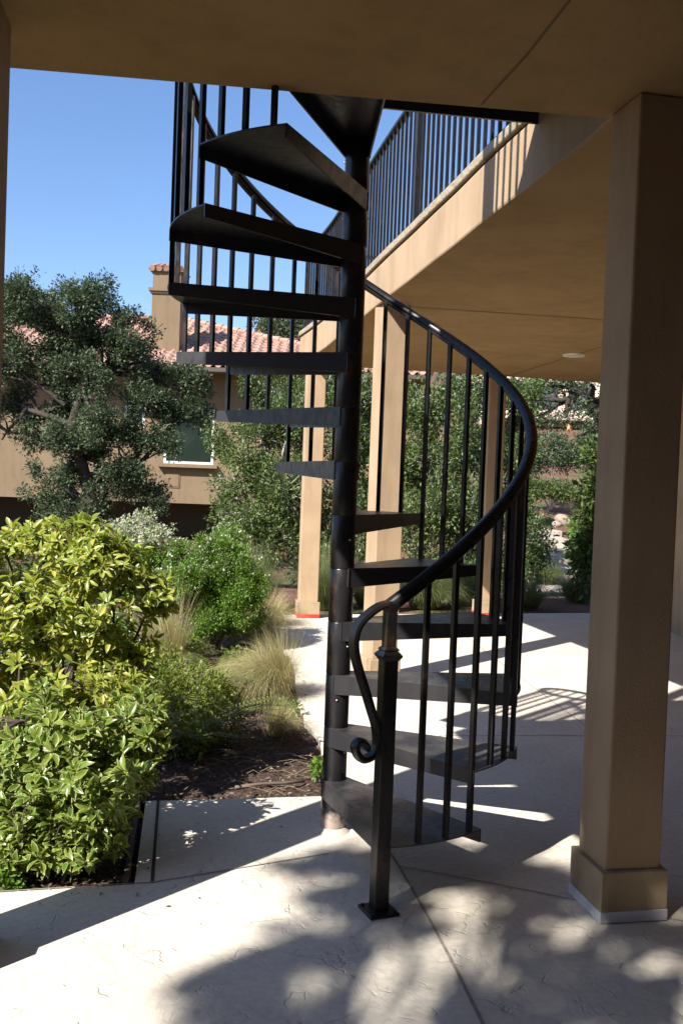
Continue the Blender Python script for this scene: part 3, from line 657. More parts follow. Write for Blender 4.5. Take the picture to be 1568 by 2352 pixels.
# distant house on the hill, glimpsed through the leaves
dh = thing('hillside_house', (12, 46, 3), 'pale pink house with balcony glimpsed through oak branches on the right', 'house')
PINK = noisy('pink_stucco', (.62, .47, .38), (.68, .52, .42), 1, .9, .1, 20, .01); DG = mat('distant_glass', (.05, .05, .06), .2)
c = W(1290, 960, 46); y0 = 46
mb = MB(); mb.box((c.x + 1, y0 + 3, c.z - .2), (10, 6, 7.4)); mb.build('wall', PINK, dh)
mb = MB(); mb.box((c.x + 1, y0 + 3, c.z + 3.7), (11, 7, .5)); mb.build('roof', ROOFM, dh)
for i in range(5):
    mb = MB(); mb.box((c.x - 2.6 + i * 1.75, y0 - .02, c.z + 1.05), (1.15, .08, 1.4)); mb.build('window', DG, dh)
    mb = MB(); mb.box((c.x - 2.6 + i * 1.75, y0 - .02, c.z - 1.5), (1.1, .08, 1.7)); mb.build('window', DG, dh)
mb = MB(); mb.box((c.x + 1, y0 - .7, c.z + .02), (9.4, 1.5, .45)); mb.build('balcony', PINK, dh)
for i in range(6):
    mb = MB(); mb.cyl(c.x - 3.4 + i * 1.75, y0 - 1.2, c.z - 3, c.z - .2, .13, 12); mb.build('column', mat('terracotta_column', (.6, .26, .16), .8) if i == 0 else bpy.data.materials['terracotta_column'], dh, smooth='auto')

# ================================================================== VEGETATION
def blobs_px(lst):                                    # (x, y, Y, radius x, radius z, radius depth)
    out = []
    for x, y, Y, rx, rz, ry in lst:
        p = W(x, y, Y); s = Y / F_; out.append((tuple(p), (rx * s, ry, rz * s)))
    return out
def ragged(bl, seed, k=3, f=.55):
    r = np.random.default_rng(seed + 500); out = []
    for c, rad in bl:
        c = np.array(c); rad = np.array(rad); out.append((tuple(c), tuple(rad * .82)))
        for _ in range(k):
            d = r.normal(size=3); d /= np.linalg.norm(d); out.append((tuple(c + d * rad * r.uniform(.65, 1.0)), tuple(rad * r.uniform(.25, f))))
    return out
def plant(name, base, label, cat, blobs, ncl, per, spread, size, lmat, wood=BARK, trunk=None, group=None, gap=.0, seed=1, twf=.3, twr=.006, width=.5, shell=2.2, gscale=.8, part='crown', wpart='trunk', extra=None, limbs=True, jit=.25):
    blobs0 = blobs; blobs = ragged(blobs, seed)
    t = thing(name, base, label, cat, group)
    P, D, C, B = cloud(blobs, ncl, per, spread, gap, seed, shell, gscale)
    leaves(part, P, D, size, lmat, t, width, jitter=jit)
    mb = MB()
    if trunk:
        for a, b, r0, r1 in trunk: limb(mb, a, b, r0, r1, 8, .05, 7, hash((a[0], b[2])) % 9999)
    if limbs and trunk:
        top = trunk[-1][1]
        for i, (c, r) in enumerate(blobs0 + [q for q in blobs if max(q[1]) > .3]):
            near = min(trunk, key=lambda q: (Vector(q[1]) - Vector(c)).length); s0 = Vector(near[0]).lerp(Vector(near[1]), .75)
            limb(mb, s0, c, near[3] * 1.1, near[3] * .3, 6, .09, 6, i + seed * 50)
    elif limbs:
        for i, (c, r) in enumerate(blobs0): limb(mb, base, c, twr * 4, twr * 1.5, 5, .08, 5, i + seed * 50)
    twigs(mb, C, B, twf, twr, 3, seed)
    if mb.v: mb.build(wpart, wood, t, smooth=True)
    if extra: extra(t, P, D, C, B)
    return t
# the big oak in front of the neighbour's house
OY = 20
oak = blobs_px([(120, 690, 20, 60, 40, .8), (150, 860, 20.2, 70, 60, .9), (330, 830, 20, 60, 50, .7), (150, 930, 20.3, 60, 60, .8), (300, 930, 19.9, 70, 60, .7), (260, 1060, 20, 90, 50, .8), (380, 950, 20.2, 60, 60, .7), (60, 1000, 20.3, 40, 45, .6), (160, 1060, 20, 60, 60, .7), (20, 700, 20, 60, 50, .9), (230, 680, 19.6, 50, 45, .7), (150, 760, 20, 90, 60, .9), (60, 720, 20, 95, 70, 1.0), (190, 700, 19.5, 85, 68, 1.0), (290, 760, 19.8, 75, 55, .8), (120, 800, 20.4, 120, 60, 1.0), (330, 770, 20, 45, 34, .6),
    (20, 830, 20, 70, 80, .9), (200, 860, 19.4, 85, 60, .8), (60, 930, 20.5, 55, 50, .7), (240, 990, 19.6, 95, 62, .9), (330, 1010, 20, 80, 60, .8), (420, 880, 20.3, 85, 48, .8),
    (330, 880, 20, 50, 40, .6), (150, 1000, 19.6, 55, 45, .7), (450, 950, 20.3, 40, 45, .6), (130, 1100, 19.8, 65, 52, .7), (255, 1110, 20.1, 85, 60, .8), (340, 1130, 20, 70, 45, .7), (200, 1180, 19.7, 90, 40, .7),
    (-60, 760, 20, 90, 110, 1.2), (-60, 950, 20.5, 60, 60, 1), (100, 1160, 20, 50, 40, .6), (395, 1020, 19.8, 35, 40, .5), (255, 800, 20, 60, 40, .7)])
tb = W(208, 1290, 20)
trunk = [(tuple(tb), tuple(W(205, 1120, 20)), .20, .15), (tuple(W(205, 1130, 20)), tuple(W(165, 1010, 20)), .15, .11), (tuple(W(165, 1010, 20)), tuple(W(200, 870, 19.8)), .12, .08), (tuple(W(175, 980, 20)), tuple(W(60, 940, 20.2)), .08, .05),
    (tuple(W(60, 940, 20.2)), tuple(W(5, 1010, 20.2)), .05, .025), (tuple(W(200, 880, 19.8)), tuple(W(140, 760, 20)), .08, .04), (tuple(W(200, 900, 19.8)), tuple(W(260, 840, 20)), .07, .04), (tuple(W(205, 1090, 20)), tuple(W(330, 1080, 20)), .06, .03), (tuple(W(150, 930, 20)), tuple(W(60, 870, 20)), .06, .03)]
plant('oak_tree', tuple(tb), 'large gnarled dark green oak in front of the neighbouring tan house', 'tree', oak, 4300, 30, .17, .066, OAKL, BARK, trunk, gap=.40, seed=3, twf=.6, twr=.016, width=.6, gscale=.7)
# far crowns against the sky beyond the roof, seen under the treads
for i, (lab, bl) in enumerate([('distant oak crown behind the roof end, seen below the treads', [(650, 770, 42, 60, 55, 1.4), (710, 760, 42, 40, 70, 1.4), (600, 815, 41, 60, 30, 1.2), (690, 830, 40, 60, 50, 1.2)])]):
    b = blobs_px(bl); base = W(660, 1100, 42); plant('oak_tree', tuple(base), lab, 'tree', b, 330, 30, .36, .13, OAKL, BARK, [(tuple(base), tuple(W(665, 850, 42)), .25, .14)], gap=.3, seed=20 + i, twf=.4, twr=.02, gscale=1.2, width=.6)
# hedge-like shrubs behind the patio: separate plants
HB = [
 ('pale-twigged shrub spreading in front of the neighbour\'s window', [(600, 1010, 15, 80, 70, .8), (560, 1100, 14.6, 85, 80, .8), (650, 1130, 14.2, 100, 110, .8), (540, 1190, 14.4, 70, 70, .7), (620, 1240, 14, 90, 80, .7), (680, 950, 15, 50, 70, .6), (505, 1000, 15, 34, 50, .4)], 560, OAKG, .40),
 ('dense green shrub behind the far left column', [(700, 960, 15.5, 80, 110, .8), (640, 900, 16, 70, 50, .7), (720, 1100, 15, 70, 120, .8), (720, 1240, 14.5, 70, 90, .7), (760, 860, 16, 60, 60, .7)], 520, HEDGE, .40),
 ('tall leafy shrub right behind the centre pole and middle column', [(830, 900, 15.5, 70, 70, .8), (840, 1040, 15, 80, 110, .8), (830, 1200, 14.5, 80, 110, .8), (800, 960, 15, 60, 90, .7)], 480, HEDGE, .40),
 ('tall green shrub seen through the balusters right of the middle column', [(980, 930, 15, 70, 70, .8), (990, 1060, 14.5, 80, 110, .8), (980, 1210, 14, 90, 110, .8), (930, 1120, 15, 50, 130, .6)], 520, OAKG, .40),
 ('dense shrub just left of the far right column', [(1080, 900, 15, 60, 60, .8), (1080, 1020, 14.5, 65, 110, .8), (1075, 1180, 14, 70, 110, .8), (1070, 1290, 14, 70, 60, .6)], 480, HEDGE, .40),
 ('leafy shrub behind the handrail bend beside the far right column', [(1180, 930, 15.5, 40, 60, .7), (1180, 1060, 15, 45, 90, .7), (1185, 1200, 14.6, 32, 80, .6), (1170, 1300, 14, 40, 50, .5)], 330, OAKG, .42)]
for i, (lab, bl, nc, mt, gp) in enumerate(HB):
    b = blobs_px(bl); x = sum(q[0][0] for q in b) / len(b); y = sum(q[0][1] for q in b) / len(b)
    plant('garden_shrub', (x, y, hterr(x, y)), lab, 'shrub', b, int(nc * 1.45), 28, .17, .062, mt, TWIG, None, gap=gp - .04, seed=40 + i, twf=.9, twr=.009, width=.52, gscale=.45, part='foliage', wpart='branches', group='tall shrubs behind the patio', shell=2.6)
# right-hand gap: hillside garden
b = blobs_px([(1200, 900, 18, 50, 26, .8), (1260, 885, 18, 60, 18, .8), (1340, 900, 17.5, 60, 40, .8), (1375, 950, 17, 30, 50, .6), (1300, 960, 17.5, 50, 26, .6), (1235, 960, 18, 35, 22, .5), (1330, 850, 18, 90, 50, 1), (1420, 900, 17.5, 60, 80, 1), (1215, 985, 18, 30, 30, .5)])
tb = W(1405, 1180, 17.5)
plant('oak_tree', (tb.x, tb.y, tb.z), 'oak with dark crossing limbs in the gap left of the near right column', 'tree', b, 330, 24, .20, .07, OAKL, BARK,
    [(tuple(tb), tuple(W(1392, 985, 17.5)), .17, .13), (tuple(W(1392, 985, 17.5)), tuple(W(1350, 915, 17.5)), .12, .09), (tuple(W(1350, 915, 17.5)), tuple(W(1285, 880, 17.5)), .085, .04), (tuple(W(1350, 915, 17.5)), tuple(W(1290, 920, 17.5)), .07, .05), (tuple(W(1290, 920, 17.5)), tuple(W(1205, 918, 17.5)), .05, .025), (tuple(W(1392, 985, 17.5)), tuple(W(1330, 1000, 17.5)), .05, .02)], gap=.42, seed=61, twf=.8, twr=.012, gscale=.5)
def ground_base(x, Y, dz=0):
    p = W(x, 1200, Y); return (p.x, p.y, hterr(p.x, p.y) + dz)
for i, (lab, bl, nc, mt, gs, nm, sz) in enumerate([
  ('broad grey-green bush below the pale hillside house', [(1270, 1040, 24, 60, 42, 1.2), (1340, 1035, 24, 60, 45, 1.2), (1220, 1060, 23, 40, 35, 1)], 420, OAKL, 24, 'hillside_bush', .085),
  ('low green bush above the bare mulch slope', [(1230, 1120, 22, 40, 24, .7), (1300, 1128, 22, 55, 20, .7)], 240, OAKG, 22, 'hillside_bush', .08),
  ('small bush by the rocks beside the hillside path', [(1318, 1215, 19, 28, 22, .5), (1335, 1250, 18, 26, 26, .5)], 150, BOXG, 19, 'hillside_bush', .06),
  ('light green ground shrub left of the hillside path', [(1222, 1285, 15.5, 22, 16, .4), (1205, 1290, 15.5, 30, 16, .4)], 110, BOXG, 15.5, 'hillside_bush', .05),
  ('dark-leaved sapling leaning over the hillside path', [(1225, 1205, 13, 22, 30, .3), (1240, 1240, 13, 25, 22, .3), (1215, 1270, 13, 18, 30, .3), (1250, 1275, 13, 18, 12, .2), (1230, 1310, 13, 20, 12, .2)], 90, HEDGE, 13, 'young_tree', .055),
  ('bright climbing bush hanging beside the near right column', [(1385, 1045, 12.5, 26, 32, .4), (1375, 1110, 12.5, 28, 46, .4), (1372, 1185, 12.5, 34, 45, .4), (1352, 1245, 12.5, 32, 34, .4), (1352, 1290, 12.5, 26, 30, .4), (1350, 1340, 12.5, 10, 22, .2), (1420, 1150, 12.5, 40, 120, .5)], 330, OAKG, 12.5, 'climbing_bush', .10)]):
    b = blobs_px(bl); x, y = b[0][0][0], b[0][0][1]
    plant(nm, (x, y, hterr(x, y)), lab, 'bush', b, nc, 20, .17, sz, mt, TWIG if i != 4 else BARK, None, gap=.34, seed=70 + i, twf=.4, twr=.006, gscale=.5, part='foliage', wpart='branches')
for i, (x, y, Y, s) in enumerate([(1288, 1192, 21, .17), (1303, 1200, 20.6, .14), (1278, 1203, 20.4, .11)]):
    p = W(x, y, Y); mb = MB(); vs = []
    import bmesh
    bm = bmesh.new(); bmesh.ops.create_icosphere(bm, subdivisions=3, radius=s)
    for v in bm.verts: v.co *= 1 + .35 * noise.noise(v.co * 4 + Vector((i * 7, 0, 0))); v.co.z *= .7
    me = bpy.data.meshes.new('boulder'); bm.to_mesh(me); bm.free(); me.materials.append(noisy('boulder_stone', (.26, .19, .15), (.34, .26, .2), 5, .9, .6, 20, .02) if i == 0 else bpy.data.materials['boulder_stone'])
    o = bpy.data.objects.new('boulder', me); o.location = p; col.objects.link(o)
    tag(o, ['largest boulder on the mulch slope beside the hillside path', 'right boulder of the three on the mulch slope', 'smallest boulder, lowest of the three on the mulch slope'][i], 'boulder', 'boulders on the mulch slope')
# forest filler far behind (reads as one mass)
P_, D_, _, _ = cloud([((x, 62 + 5 * math.sin(x), 2.5 + (x > 5) * 3), (6, 3, 5 + (x > 5) * 2)) for x in range(-10, 46, 6)], 1500, 22, .9, 0, 91)
tag(leaves('distant_wood', P_, D_, .42, OAKL, None, .7), 'far green wood filling the hillside behind everything', 'wood', kind='stuff')

# ---- variegated shrubs in the left foreground
def varieg(name, base, label, tips_blobs, ntip, lmat, seed, size, nstem=9, stem_r=.009):
    t = thing(name, base, label, 'shrub'); r = random.Random(seed); tips = []
    vol = [b[1][0] * b[1][1] * b[1][2] for b in tips_blobs]; sv = sum(v ** .6 for v in vol)
    for b, v in zip(tips_blobs, vol):
        for _ in range(int(ntip * v ** .6 / sv)):
            d = Vector([r.gauss(0, 1) for _ in range(3)]).normalized() * r.random() ** .4 * (1.32 if r.random() < .12 else 1)
            q = Vector(b[0]) + Vector((d.x * b[1][0], d.y * b[1][1], d.z * b[1][2]))
            if noise.noise(q * 4.5 + Vector((seed, 0, 0))) < (-.24 if seed == 5 else -.14): continue
            tips.append((q, Vector(b[0])))
    tips = [q for q in tips if q[0].z > .03]
    mb = MB(); base = Vector(base); nodes = []
    for i in range(nstem):
        c = Vector(tips_blobs[i % len(tips_blobs)][0]); rb = tips_blobs[i % len(tips_blobs)][1]
        e = c + Vector((r.uniform(-.6, .6) * rb[0], r.uniform(-.6, .6) * rb[1], r.uniform(-.2, .5) * rb[2]))
        pts = limb(mb, base + Vector((r.uniform(-.08, .08), r.uniform(-.08, .08), -.02)), e, stem_r, stem_r * .45, 7, .1, 8, seed * 31 + i); nodes += pts[3:]
    P = []; D = []; Nn = []
    for tp, c in tips:
        nd = min(nodes, key=lambda q: (q - tp).length + .15 * abs(q.z - tp.z + .1)); 
        limb(mb, nd, tp, stem_r * .34, .0016, 4, .1, 4, r.random() * 1e6)
        ax = ((tp - nd).normalized() * .6 + (tp - c).normalized() * .35 + Vector((0, 0, .65)) + Vector([r.gauss(0, .25) for _ in range(3)])).normalized()
        u = ax.orthogonal().normalized(); v = ax.cross(u); nl = r.randint(7, 12); ph = r.random() * 6
        for j in range(nl):
            a = ph + j * 2.4; el = r.uniform(-.15, .75) + (.5 if j < 2 else 0)
            d = (u * math.cos(a) + v * math.sin(a)) * math.cos(el) + ax * math.sin(el)
            P.append(tp + ax * (-.02 * r.random() * (j / 3)) + d * .006); D.append(d); Nn.append(ax)
        for j in range(r.randint(2, 5)):              # older leaves down the twig
            q = tp.lerp(nd, r.uniform(.12, .7)); a = r.random() * 6.3; d = (u * math.cos(a) + v * math.sin(a)) + ax * .3; P.append(q); D.append(d); Nn.append(ax)
    P = np.array(P); D = np.array(D); Nn = np.array(Nn)
    leaves('foliage', P, D, size, [lmat, VARE], t, .40, 'R', Nn, .05)
    mb.build('stems', STEM, t, smooth=True)
    return t
hi = blobs_px([(90, 1225, 4.2, 75, 38, .2), (35, 1290, 4.2, 90, 60, .22), (180, 1240, 4.1, 60, 50, .2), (215, 1300, 4.1, 90, 75, .25), (250, 1275, 4.1, 70, 60, .2), (335, 1325, 4.2, 60, 45, .18), (100, 1400, 4.1, 150, 95, .28), (250, 1410, 4.1, 110, 70, .25), (365, 1380, 4.2, 42, 45, .12), (20, 1530, 4.1, 110, 80, .25), (150, 1520, 4.1, 130, 75, .22), (280, 1500, 4.15, 90, 55, .18), (90, 1590, 3.9, 150, 60, .2), (280, 1580, 3.95, 80, 45, .16), (200, 1600, 3.8, 120, 40, .16), (-60, 1330, 4.1, 90, 110, .3), (-60, 1550, 4.0, 80, 90, .3)])
varieg('variegated_shrub', (W(150, 1700, 4.1).x, 4.15, -.03), 'tall open shrub with yellow-edged leaves and bare purple stems, upper left of the bed', hi, 1150, VARY, 5, .051, 18, .011)
lo = blobs_px([(130, 1620, 3.6, 150, 50, .2), (300, 1630, 3.55, 70, 40, .15), (340, 1690, 3.5, 40, 30, .1), (20, 2010, 3.25, 50, 22, .08), (120, 1985, 3.3, 60, 30, .08), (330, 1780, 3.45, 45, 50, .12), (250, 1900, 3.35, 60, 55, .14), (30, 1960, 3.25, 70, 50, .1), (110, 1965, 3.25, 80, 45, .1), (190, 1960, 3.3, 60, 40, .1), (300, 1840, 3.4, 50, 50, .12), (60, 1670, 3.5, 120, 70, .22), (190, 1680, 3.45, 120, 70, .22), (290, 1680, 3.5, 85, 60, .18), (80, 1790, 3.4, 150, 80, .22), (230, 1790, 3.4, 110, 75, .2), (60, 1900, 3.35, 110, 75, .18), (180, 1880, 3.35, 90, 75, .18), (40, 1990, 3.3, 100, 40, .14), (-70, 1780, 3.45, 90, 120, .25)])
varieg('variegated_shrub', (W(120, 1980, 3.45).x, 3.5, -.03), 'low dense shrub of green cream-edged leaves at the front corner of the bed', lo, 1250, VARG, 9, .053, 14, .007)
# ---- green rounded shrub with small white flowers
def flowered(frac, zmin, fs, cloudy=.05):
    def ex(t, P, D, C, B):
        r = np.random.default_rng(5); sel = (r.random(len(P)) < frac) & (P[:, 2] > zmin); Q = P[sel] + unit(D[sel]) * cloudy * .5
        Q = np.repeat(Q, 4, 0) + r.normal(0, cloudy * .3, (len(Q) * 4, 3)); leaves('flowers', Q, r.normal(0, 1, Q.shape) + [0, 0, .6], fs, FLOWER, t, .8)
    return ex
b = blobs_px([(490, 1300, 7.8, 98, 98, .36), (445, 1390, 7.7, 70, 85, .3), (545, 1380, 7.7, 50, 85, .28), (405, 1340, 7.8, 60, 70, .25), (585, 1350, 7.7, 30, 60, .2), (560, 1320, 7.7, 35, 60, .2), (400, 1420, 7.7, 60, 50, .2), (570, 1410, 7.7, 28, 45, .15), (520, 1235, 8, 45, 28, .2), (440, 1370, 7.7, 60, 80, .25), (530, 1350, 7.8, 55, 85, .25), (490, 1420, 7.7, 85, 60, .25), (420, 1300, 7.8, 45, 50, .2), (500, 1255, 7.9, 60, 42, .22)])
plant('myrtle_shrub', (W(490, 1500, 7.8).x, 7.8, -.03), 'bright green rounded shrub dotted with white flowers beside the patio edge', 'shrub', b, 3400, 32, .055, .022, BOXG, STEM, None, gap=.36, seed=80, twf=.5, twr=.002, gscale=.28, part='foliage', wpart='branches', extra=flowered(.02, .62, .02, .04), shell=3)
b = blobs_px([(300, 1235, 9.5, 60, 55, .4), (360, 1250, 9.3, 55, 50, .35), (250, 1260, 9.4, 45, 50, .35), (330, 1320, 9.4, 90, 60, .4)])
plant('flowering_shrub', (W(310, 1450, 9.4).x, 9.4, -.05), 'white flowering bush behind the tall variegated shrub', 'shrub', b, 520, 24, .07, .03, BOXG, STEM, None, gap=.25, seed=81, twf=.3, twr=.003, gscale=.2, part='foliage', wpart='branches', extra=flowered(.45, .75, .024, .04), shell=3)
b = blobs_px([(150, 1330, 11, 160, 90, .6), (20, 1360, 11, 120, 90, .6)])
plant('background_shrub', (W(100, 1450, 11).x, 11, -.05), 'dark green shrub far left behind the variegated foliage', 'shrub', b, 420, 20, .12, .05, HEDGE, STEM, None, gap=.2, seed=82, twf=.2, twr=.004, gscale=.3, part='foliage', wpart='branches')
b = blobs_px([(180, 1480, 6.0, 170, 55, .5), (60, 1600, 5.2, 150, 60, .4), (300, 1560, 5.6, 80, 60, .3)])
plant('ground_cover_shrub', (W(150, 1640, 5.6).x, 5.6, -.05), 'low yellow-green shrub filling the bed behind the stems', 'shrub', b, 480, 18, .08, .035, VARG, STEM, None, gap=.2, seed=83, twf=.2, twr=.003, gscale=.3, part='foliage', wpart='branches')

# ---- grasses
def grass(name, base, label, n, rad, h, mt, seed, lean=(0, 0), wd=.0022, group='grass tussocks along the patio', spread=1.0, droop=.6):
    r = np.random.default_rng(seed); base = np.array(base)
    S = 7; a = r.random(n) * 2 * np.pi; rr = rad * .35 * np.sqrt(r.random(n))
    P0 = base + np.stack([rr * np.cos(a), rr * np.sin(a), np.zeros(n)], 1)
    out = spread * (.12 + .88 * r.random(n)); L_ = h * r.uniform(.6, 1.35, n)
    a2 = a + r.normal(0, .5, n); dx = np.cos(a2) * out + lean[0]; dy = np.sin(a2) * out + lean[1]
    T = np.linspace(0, 1, S)[None, :, None]
    Lc = L_[:, None, None]; dr = np.stack([dx, dy], 1)[:, None, :]
    XY = P0[:, None, :2] + dr * Lc * (T ** 1.15) * .8
    Z = P0[:, None, 2:3] + Lc * (T - droop * (T ** 2.4) * np.clip(np.linalg.norm(dr, axis=2, keepdims=True), 0, 1.3))
    C = np.concatenate([XY, np.maximum(Z, base[2] + .006)], 2) + r.normal(0, .003, (n, S, 3))
    sd = np.stack([-np.sin(a2), np.cos(a2), r.normal(0, .3, n)], 1); sd = unit(sd)[:, None, :] * wd * .5 * (1 - T * .8) * r.uniform(.6, 1.5, (n, 1, 1))
    V = np.stack([C - sd, C + sd], 2).reshape(-1, 3)
    q = np.arange(S - 1)[None, :] * 2 + (np.arange(n) * S * 2)[:, None]; q = q.reshape(-1); Fc = np.stack([q, q + 1, q + 3, q + 2], 1)
    o = npmesh(name, V, Fc, mt); tag(o, label, 'grass', group); return o
def gp(x, y, z=-.03): p = G(x, y, z); return (p.x, p.y, z)
GR = [
 (gp(645, 1612), 'straw-coloured feather grass leaning over the patio edge beside the ferns', 2600, .12, .52, GRASSY, (-.45, -.05), .0022, .9, .85),
 (gp(600, 1605), 'low matted golden grass left of the leaning feather grass', 4200, .30, .40, GRASSY, (-.35, -.1), .0024, 1.2, .95),
 (gp(630, 1690), 'flattened pale grass tuft nearest the bare mulch', 900, .12, .26, GRASSY, (.35, -.1), .002, .7, .95),
 (gp(395, 1560), 'tall blonde feather grass between the variegated shrub and the fern', 1500, .12, .72, GRASSY, (-.3, -.1), .0028, .7, .95),
 (gp(590, 1480), 'pale grass tuft at the foot of the green rounded shrub', 2200, .28, .40, GRASSY, (.1, -.1), .0028, 1.2, .92),
 (gp(615, 1440), 'grass tuft hanging over the patio edge before the far left column', 1500, .22, .42, GRASSY, (.25, -.1), .0032, 1.2, .9),
 ((-1.0, 10.6, -.05), 'big pale green tussock left of the far left column', 2600, .5, .72, GRASSG, (-.15, 0), .0048, 1., .8),
 ((-.15, 10.9, -.05), 'pale green tussock just right of the far left column', 2000, .45, .78, GRASSG, (0, 0), .0048, .9, .75),
 ((.35, 11.3, -.05), 'small tussock left of the middle column base', 1200, .35, .5, GRASSG, (0, 0), .0048, 1., .75),
 ((1.05, 11.3, -.05), 'round pale tussock seen between middle and right columns', 2800, .5, .62, GRASSG, (.1, 0), .0048, 1.05, .8),
 ((1.55, 11.8, -.05), 'dark green tussock left of the far right column', 1600, .4, .6, GRASSG, (0, 0), .0048, 1., .75),
 ((2.35, 11.6, -.05), 'shaded tussock right of the far right column', 1600, .42, .42, GRASSG, (0, 0), .0048, 1., .8),
 ((3.25, 12.6, -.05), 'sunlit pale tussock left of the near right column', 1500, .42, .50, GRASSG, (0, 0), .0048, 1., .8),
 ((3.25, 14.6, -.02), 'grass clump below the foot of the hillside path', 1500, .5, .42, GRASSG, (0, 0), .0056, 1., .8),
 ((4.35, 16.0, .10), 'grass clump right of the hillside path', 1500, .5, .5, GRASSG, (0, 0), .006, 1., .8)]
for i, (b, lab, n, rad, h, mt, ln, wd, spd, dr) in enumerate(GR): grass('grass_tussock', b, lab, n, rad, h, mt, 200 + i, ln, wd, spread=spd, droop=dr)
# ---- ferns
def fern(base, label, nf, ln, seed, lean=(0, 0)):
    r = random.Random(seed); t = thing('fern', base, label, 'fern', 'ferns in the bed'); P = []; D = []; Nn = []; mb = MB(); sz = []
    for i in range(nf):
        a = 2 * math.pi * i / nf + r.uniform(-.3, .3); l = ln * r.uniform(.7, 1.2); el = r.uniform(.75, 1.35); dirx = Vector((math.cos(a) + lean[0], math.sin(a) + lean[1], 0)).normalized(); pts = []
        for k in range(15):
            s = k / 14; pts.append(Vector(base) + dirx * l * s * math.cos(el * (1 - .8 * s)) + Vector((0, 0, l * (math.sin(el) * s - .62 * s * s * math.sin(el)))))
        mb.tube(pts, [.003 * (1 - .8 * k / 14) for k in range(15)], 4, False)
        for k in range(1, 30):
            s = k / 30; f = s * 14; q = pts[int(f)].lerp(pts[min(14, int(f) + 1)], f - int(f)); tn = (pts[min(14, int(f) + 1)] - pts[int(f)]).normalized(); sd = tn.cross(Vector((0, 0, 1))).normalized()
            for g in (-1, 1): P.append(q); D.append(sd * g + tn * .3 + Vector((0, 0, .05))); sz.append(math.sin(math.pi * min(1, s * .92 + .08)) ** .7 * .06); Nn.append(sd.cross(tn))
    P = np.array(P); D = unit(np.array(D)); n = len(P); sz = np.array(sz); Nn = unit(np.array(Nn)); S = unit(np.cross(D, Nn)); T, Fc = LEAF4
    V = P[:, None, :] + S[:, None, :] * (T[None, :, 0:1] * .20 * sz[:, None, None]) + D[:, None, :] * (T[None, :, 1:2] * sz[:, None, None])
    npmesh('fronds', V.reshape(-1, 3), (Fc[None] + (np.arange(n) * 4)[:, None, None]).reshape(-1, 3), FERN, None, t)
    mb.build('stalks', STEM, t)
fern(gp(455, 1700), 'large shaded fern arching over the mulch before the golden grass', 24, .56, 1, (.1, -.05))
fern(gp(430, 1630), 'upright fern behind the large shaded fern', 20, .62, 2, (.1, 0))
fern(gp(500, 1600), 'fern leaning toward the patio beside the golden grass', 16, .55, 3, (.25, 0))
fern(gp(395, 1720), 'fern low beside the stake at the bed corner', 16, .42, 4, (0, 0))
b = blobs_px([(430, 1600, 5.3, 80, 90, .3), (370, 1560, 5.6, 80, 90, .3), (480, 1690, 5.0, 60, 45, .2), (400, 1700, 4.8, 60, 50, .2), (500, 1600, 5.6, 50, 60, .25)]) + blobs_px([(420, 1490, 7.0, 60, 40, .3), (540, 1520, 6.8, 45, 28, .25)])
plant('undergrowth', (b[0][0][0], b[0][0][1], -.03), 'dark leafy undergrowth among the ferns', 'plant', b, 620, 16, .06, .028, FERN, STEM, None, gap=.2, seed=85, twf=.2, twr=.002, gscale=.2, part='foliage', wpart='branches')
for i, (x, y, Y, rx, rz, lab) in enumerate([(735, 1765, 4.45, 16, 26, 'small light green weed sprouting beside the centre pole'), (665, 1625, 5.6, 34, 16, 'low creeping weed under the golden grass at the patio edge'), (25, 2030, 3.15, 30, 22, 'lobed ivy sprig at the very front corner of the bed')]):
    b = blobs_px([(x, y, Y, rx, rz, .06)]); plant('weed', (b[0][0][0], b[0][0][1], -.03), lab, 'weed', b, 34, 9, .02, .028, BOXG, STEM, None, seed=88 + i, twf=.2, twr=.001, part='foliage', wpart='stems', limbs=True)

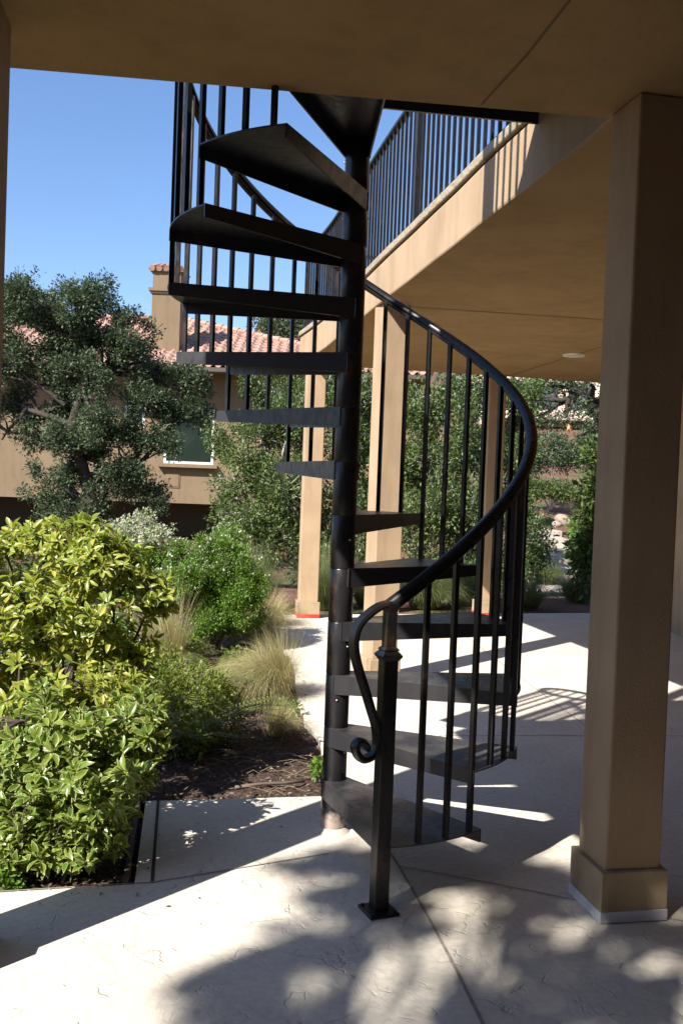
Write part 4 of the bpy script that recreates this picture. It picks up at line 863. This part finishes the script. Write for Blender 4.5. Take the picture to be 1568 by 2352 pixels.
# ---- the tree behind the camera whose crown dapples the patio
def shade_tree():
    sd = Vector((.645, .764, 0)); nn = Vector((-.764, .645, 0)); te = math.tan(SUN_EL); r = np.random.default_rng(4)
    dark = [(745,1985,.11),(685,1992,.07),(800,1975,.13),(860,1990,.13),(930,2010,.13),(900,1945,.08),(645,1985,.05),(760,2055,.09),(820,2070,.12),(880,2095,.11),(930,2115,.07),(640,2128,.04),
      (600,2205,.10),(660,2185,.11),(720,2190,.11),(540,2225,.09),(480,2252,.08),(425,2268,.06),(780,2200,.09),(835,2185,.06),(520,2310,.11),(600,2290,.07),(560,2350,.12),(640,2350,.07),(480,2350,.06),
      (1000,2010,.10),(1060,1995,.12),(1120,1975,.12),(1180,2010,.1),(1230,2060,.08),(1190,1940,.1),(990,1950,.12),(940,2080,.08),(960,2140,.08),(1020,2130,.05),(1190,2150,.07),(1160,2190,.06),(1200,2220,.05),(1250,2160,.05),(1290,2190,.05),
      (1240,2270,.07),(1180,2310,.08),(1130,2350,.08),(1260,2340,.09),(1330,2260,.07),(1340,2200,.05),(1400,2240,.07),(1460,2200,.05),(1450,2290,.07),(1370,2330,.08),(1520,2260,.08),(1500,2340,.09),(1560,2220,.04),(1000,2330,.05),(1040,2250,.04),(1440,2350,.06),(1230,2000,.09),(1275,2060,.08),(1205,2095,.07),(1300,2105,.05),(1290,2010,.08),(1150,2110,.05),(1060,2005,.12),(1120,2000,.12),(1200,2045,.12),(1250,2035,.12),(1290,2060,.1),(1240,2095,.08),(1440,2135,.09),(1520,2140,.1),(1568,2170,.1),(1360,2168,.05)]
    dark = [(G(x, y).x, G(x, y).y, q) for x, y, q in dark] + [(1.0, 3.12, .12), (1.1, 3.25, .13), (1.2, 3.4, .14), (1.3, 3.55, .14), (1.15, 3.5, .12), (1.4, 3.72, .14), (1.02, 3.3, .11), (1.25, 3.25, .14), (1.4, 3.4, .14), (1.12, 3.65, .1), (1.3, 3.8, .14), (.95, 3.2, .07), (1.35, 3.1, .1)]
    C = []; R = []
    for x, y, q in dark:
        g = Vector((x, y, 0)); n = g.xy @ nn.xy; m_ = g.xy @ sd.xy; d = 8 + .8 * noise.noise(Vector((n * 2, m_ * 2, 3)))
        C.append(sd * (m_ - d) + nn * n + Vector((0, 0, d * te))); R.append(q * (.86 if q < .115 else .94))
    for k in range(150):                              # the rest of the crown, whose shade falls outside the picture
        n = rnd.uniform(-4.5, .45); m_ = rnd.uniform(-2, 3.2); d = 8.5 + rnd.uniform(-1.5, 1.5)
        C.append(sd * (m_ - d) + nn * n + Vector((0, 0, d * te))); R.append(rnd.uniform(.15, .32))
    P = []
    for c, q in zip(C, R): P.append(np.array(c) + np.clip(r.normal(0, .5, (int(95 * (q / .1) ** 1.8), 3)), -1.1, 1.1) * q)
    P = np.concatenate(P); D = r.normal(0, 1, P.shape)
    b0 = sd * -7.8 + nn * -1.6 + Vector((0, 0, -.1))
    t = thing('oak_tree', tuple(b0), 'spreading oak behind the viewer that dapples the patio', 'tree')
    leaves('crown', P - unit(D) * .04, D, .08, OAKL, t, .65)
    mb = MB(); top = b0 + Vector((.4, .3, 5.2)); limb(mb, b0, top, .3, .18, 10, .03, 8, 3); hubs = []
    for i in range(9):
        c = Vector(C[i * 6 % len(C)]) if i < 5 else Vector(C[-1 - i * 9]); hubs.append(top.lerp(c, .7)); limb(mb, top, hubs[-1], .10, .035, 6, .08, 7, i)
    for i, c in enumerate(C):
        h = min(hubs, key=lambda q: (q - Vector(c)).length); limb(mb, h, c, .02, .006, 4, .08, 4, i)
    mb.build('trunk', BARK, t, smooth=True)
shade_tree()

for o in bpy.data.objects:
    if '_o' in o: del o['_o']
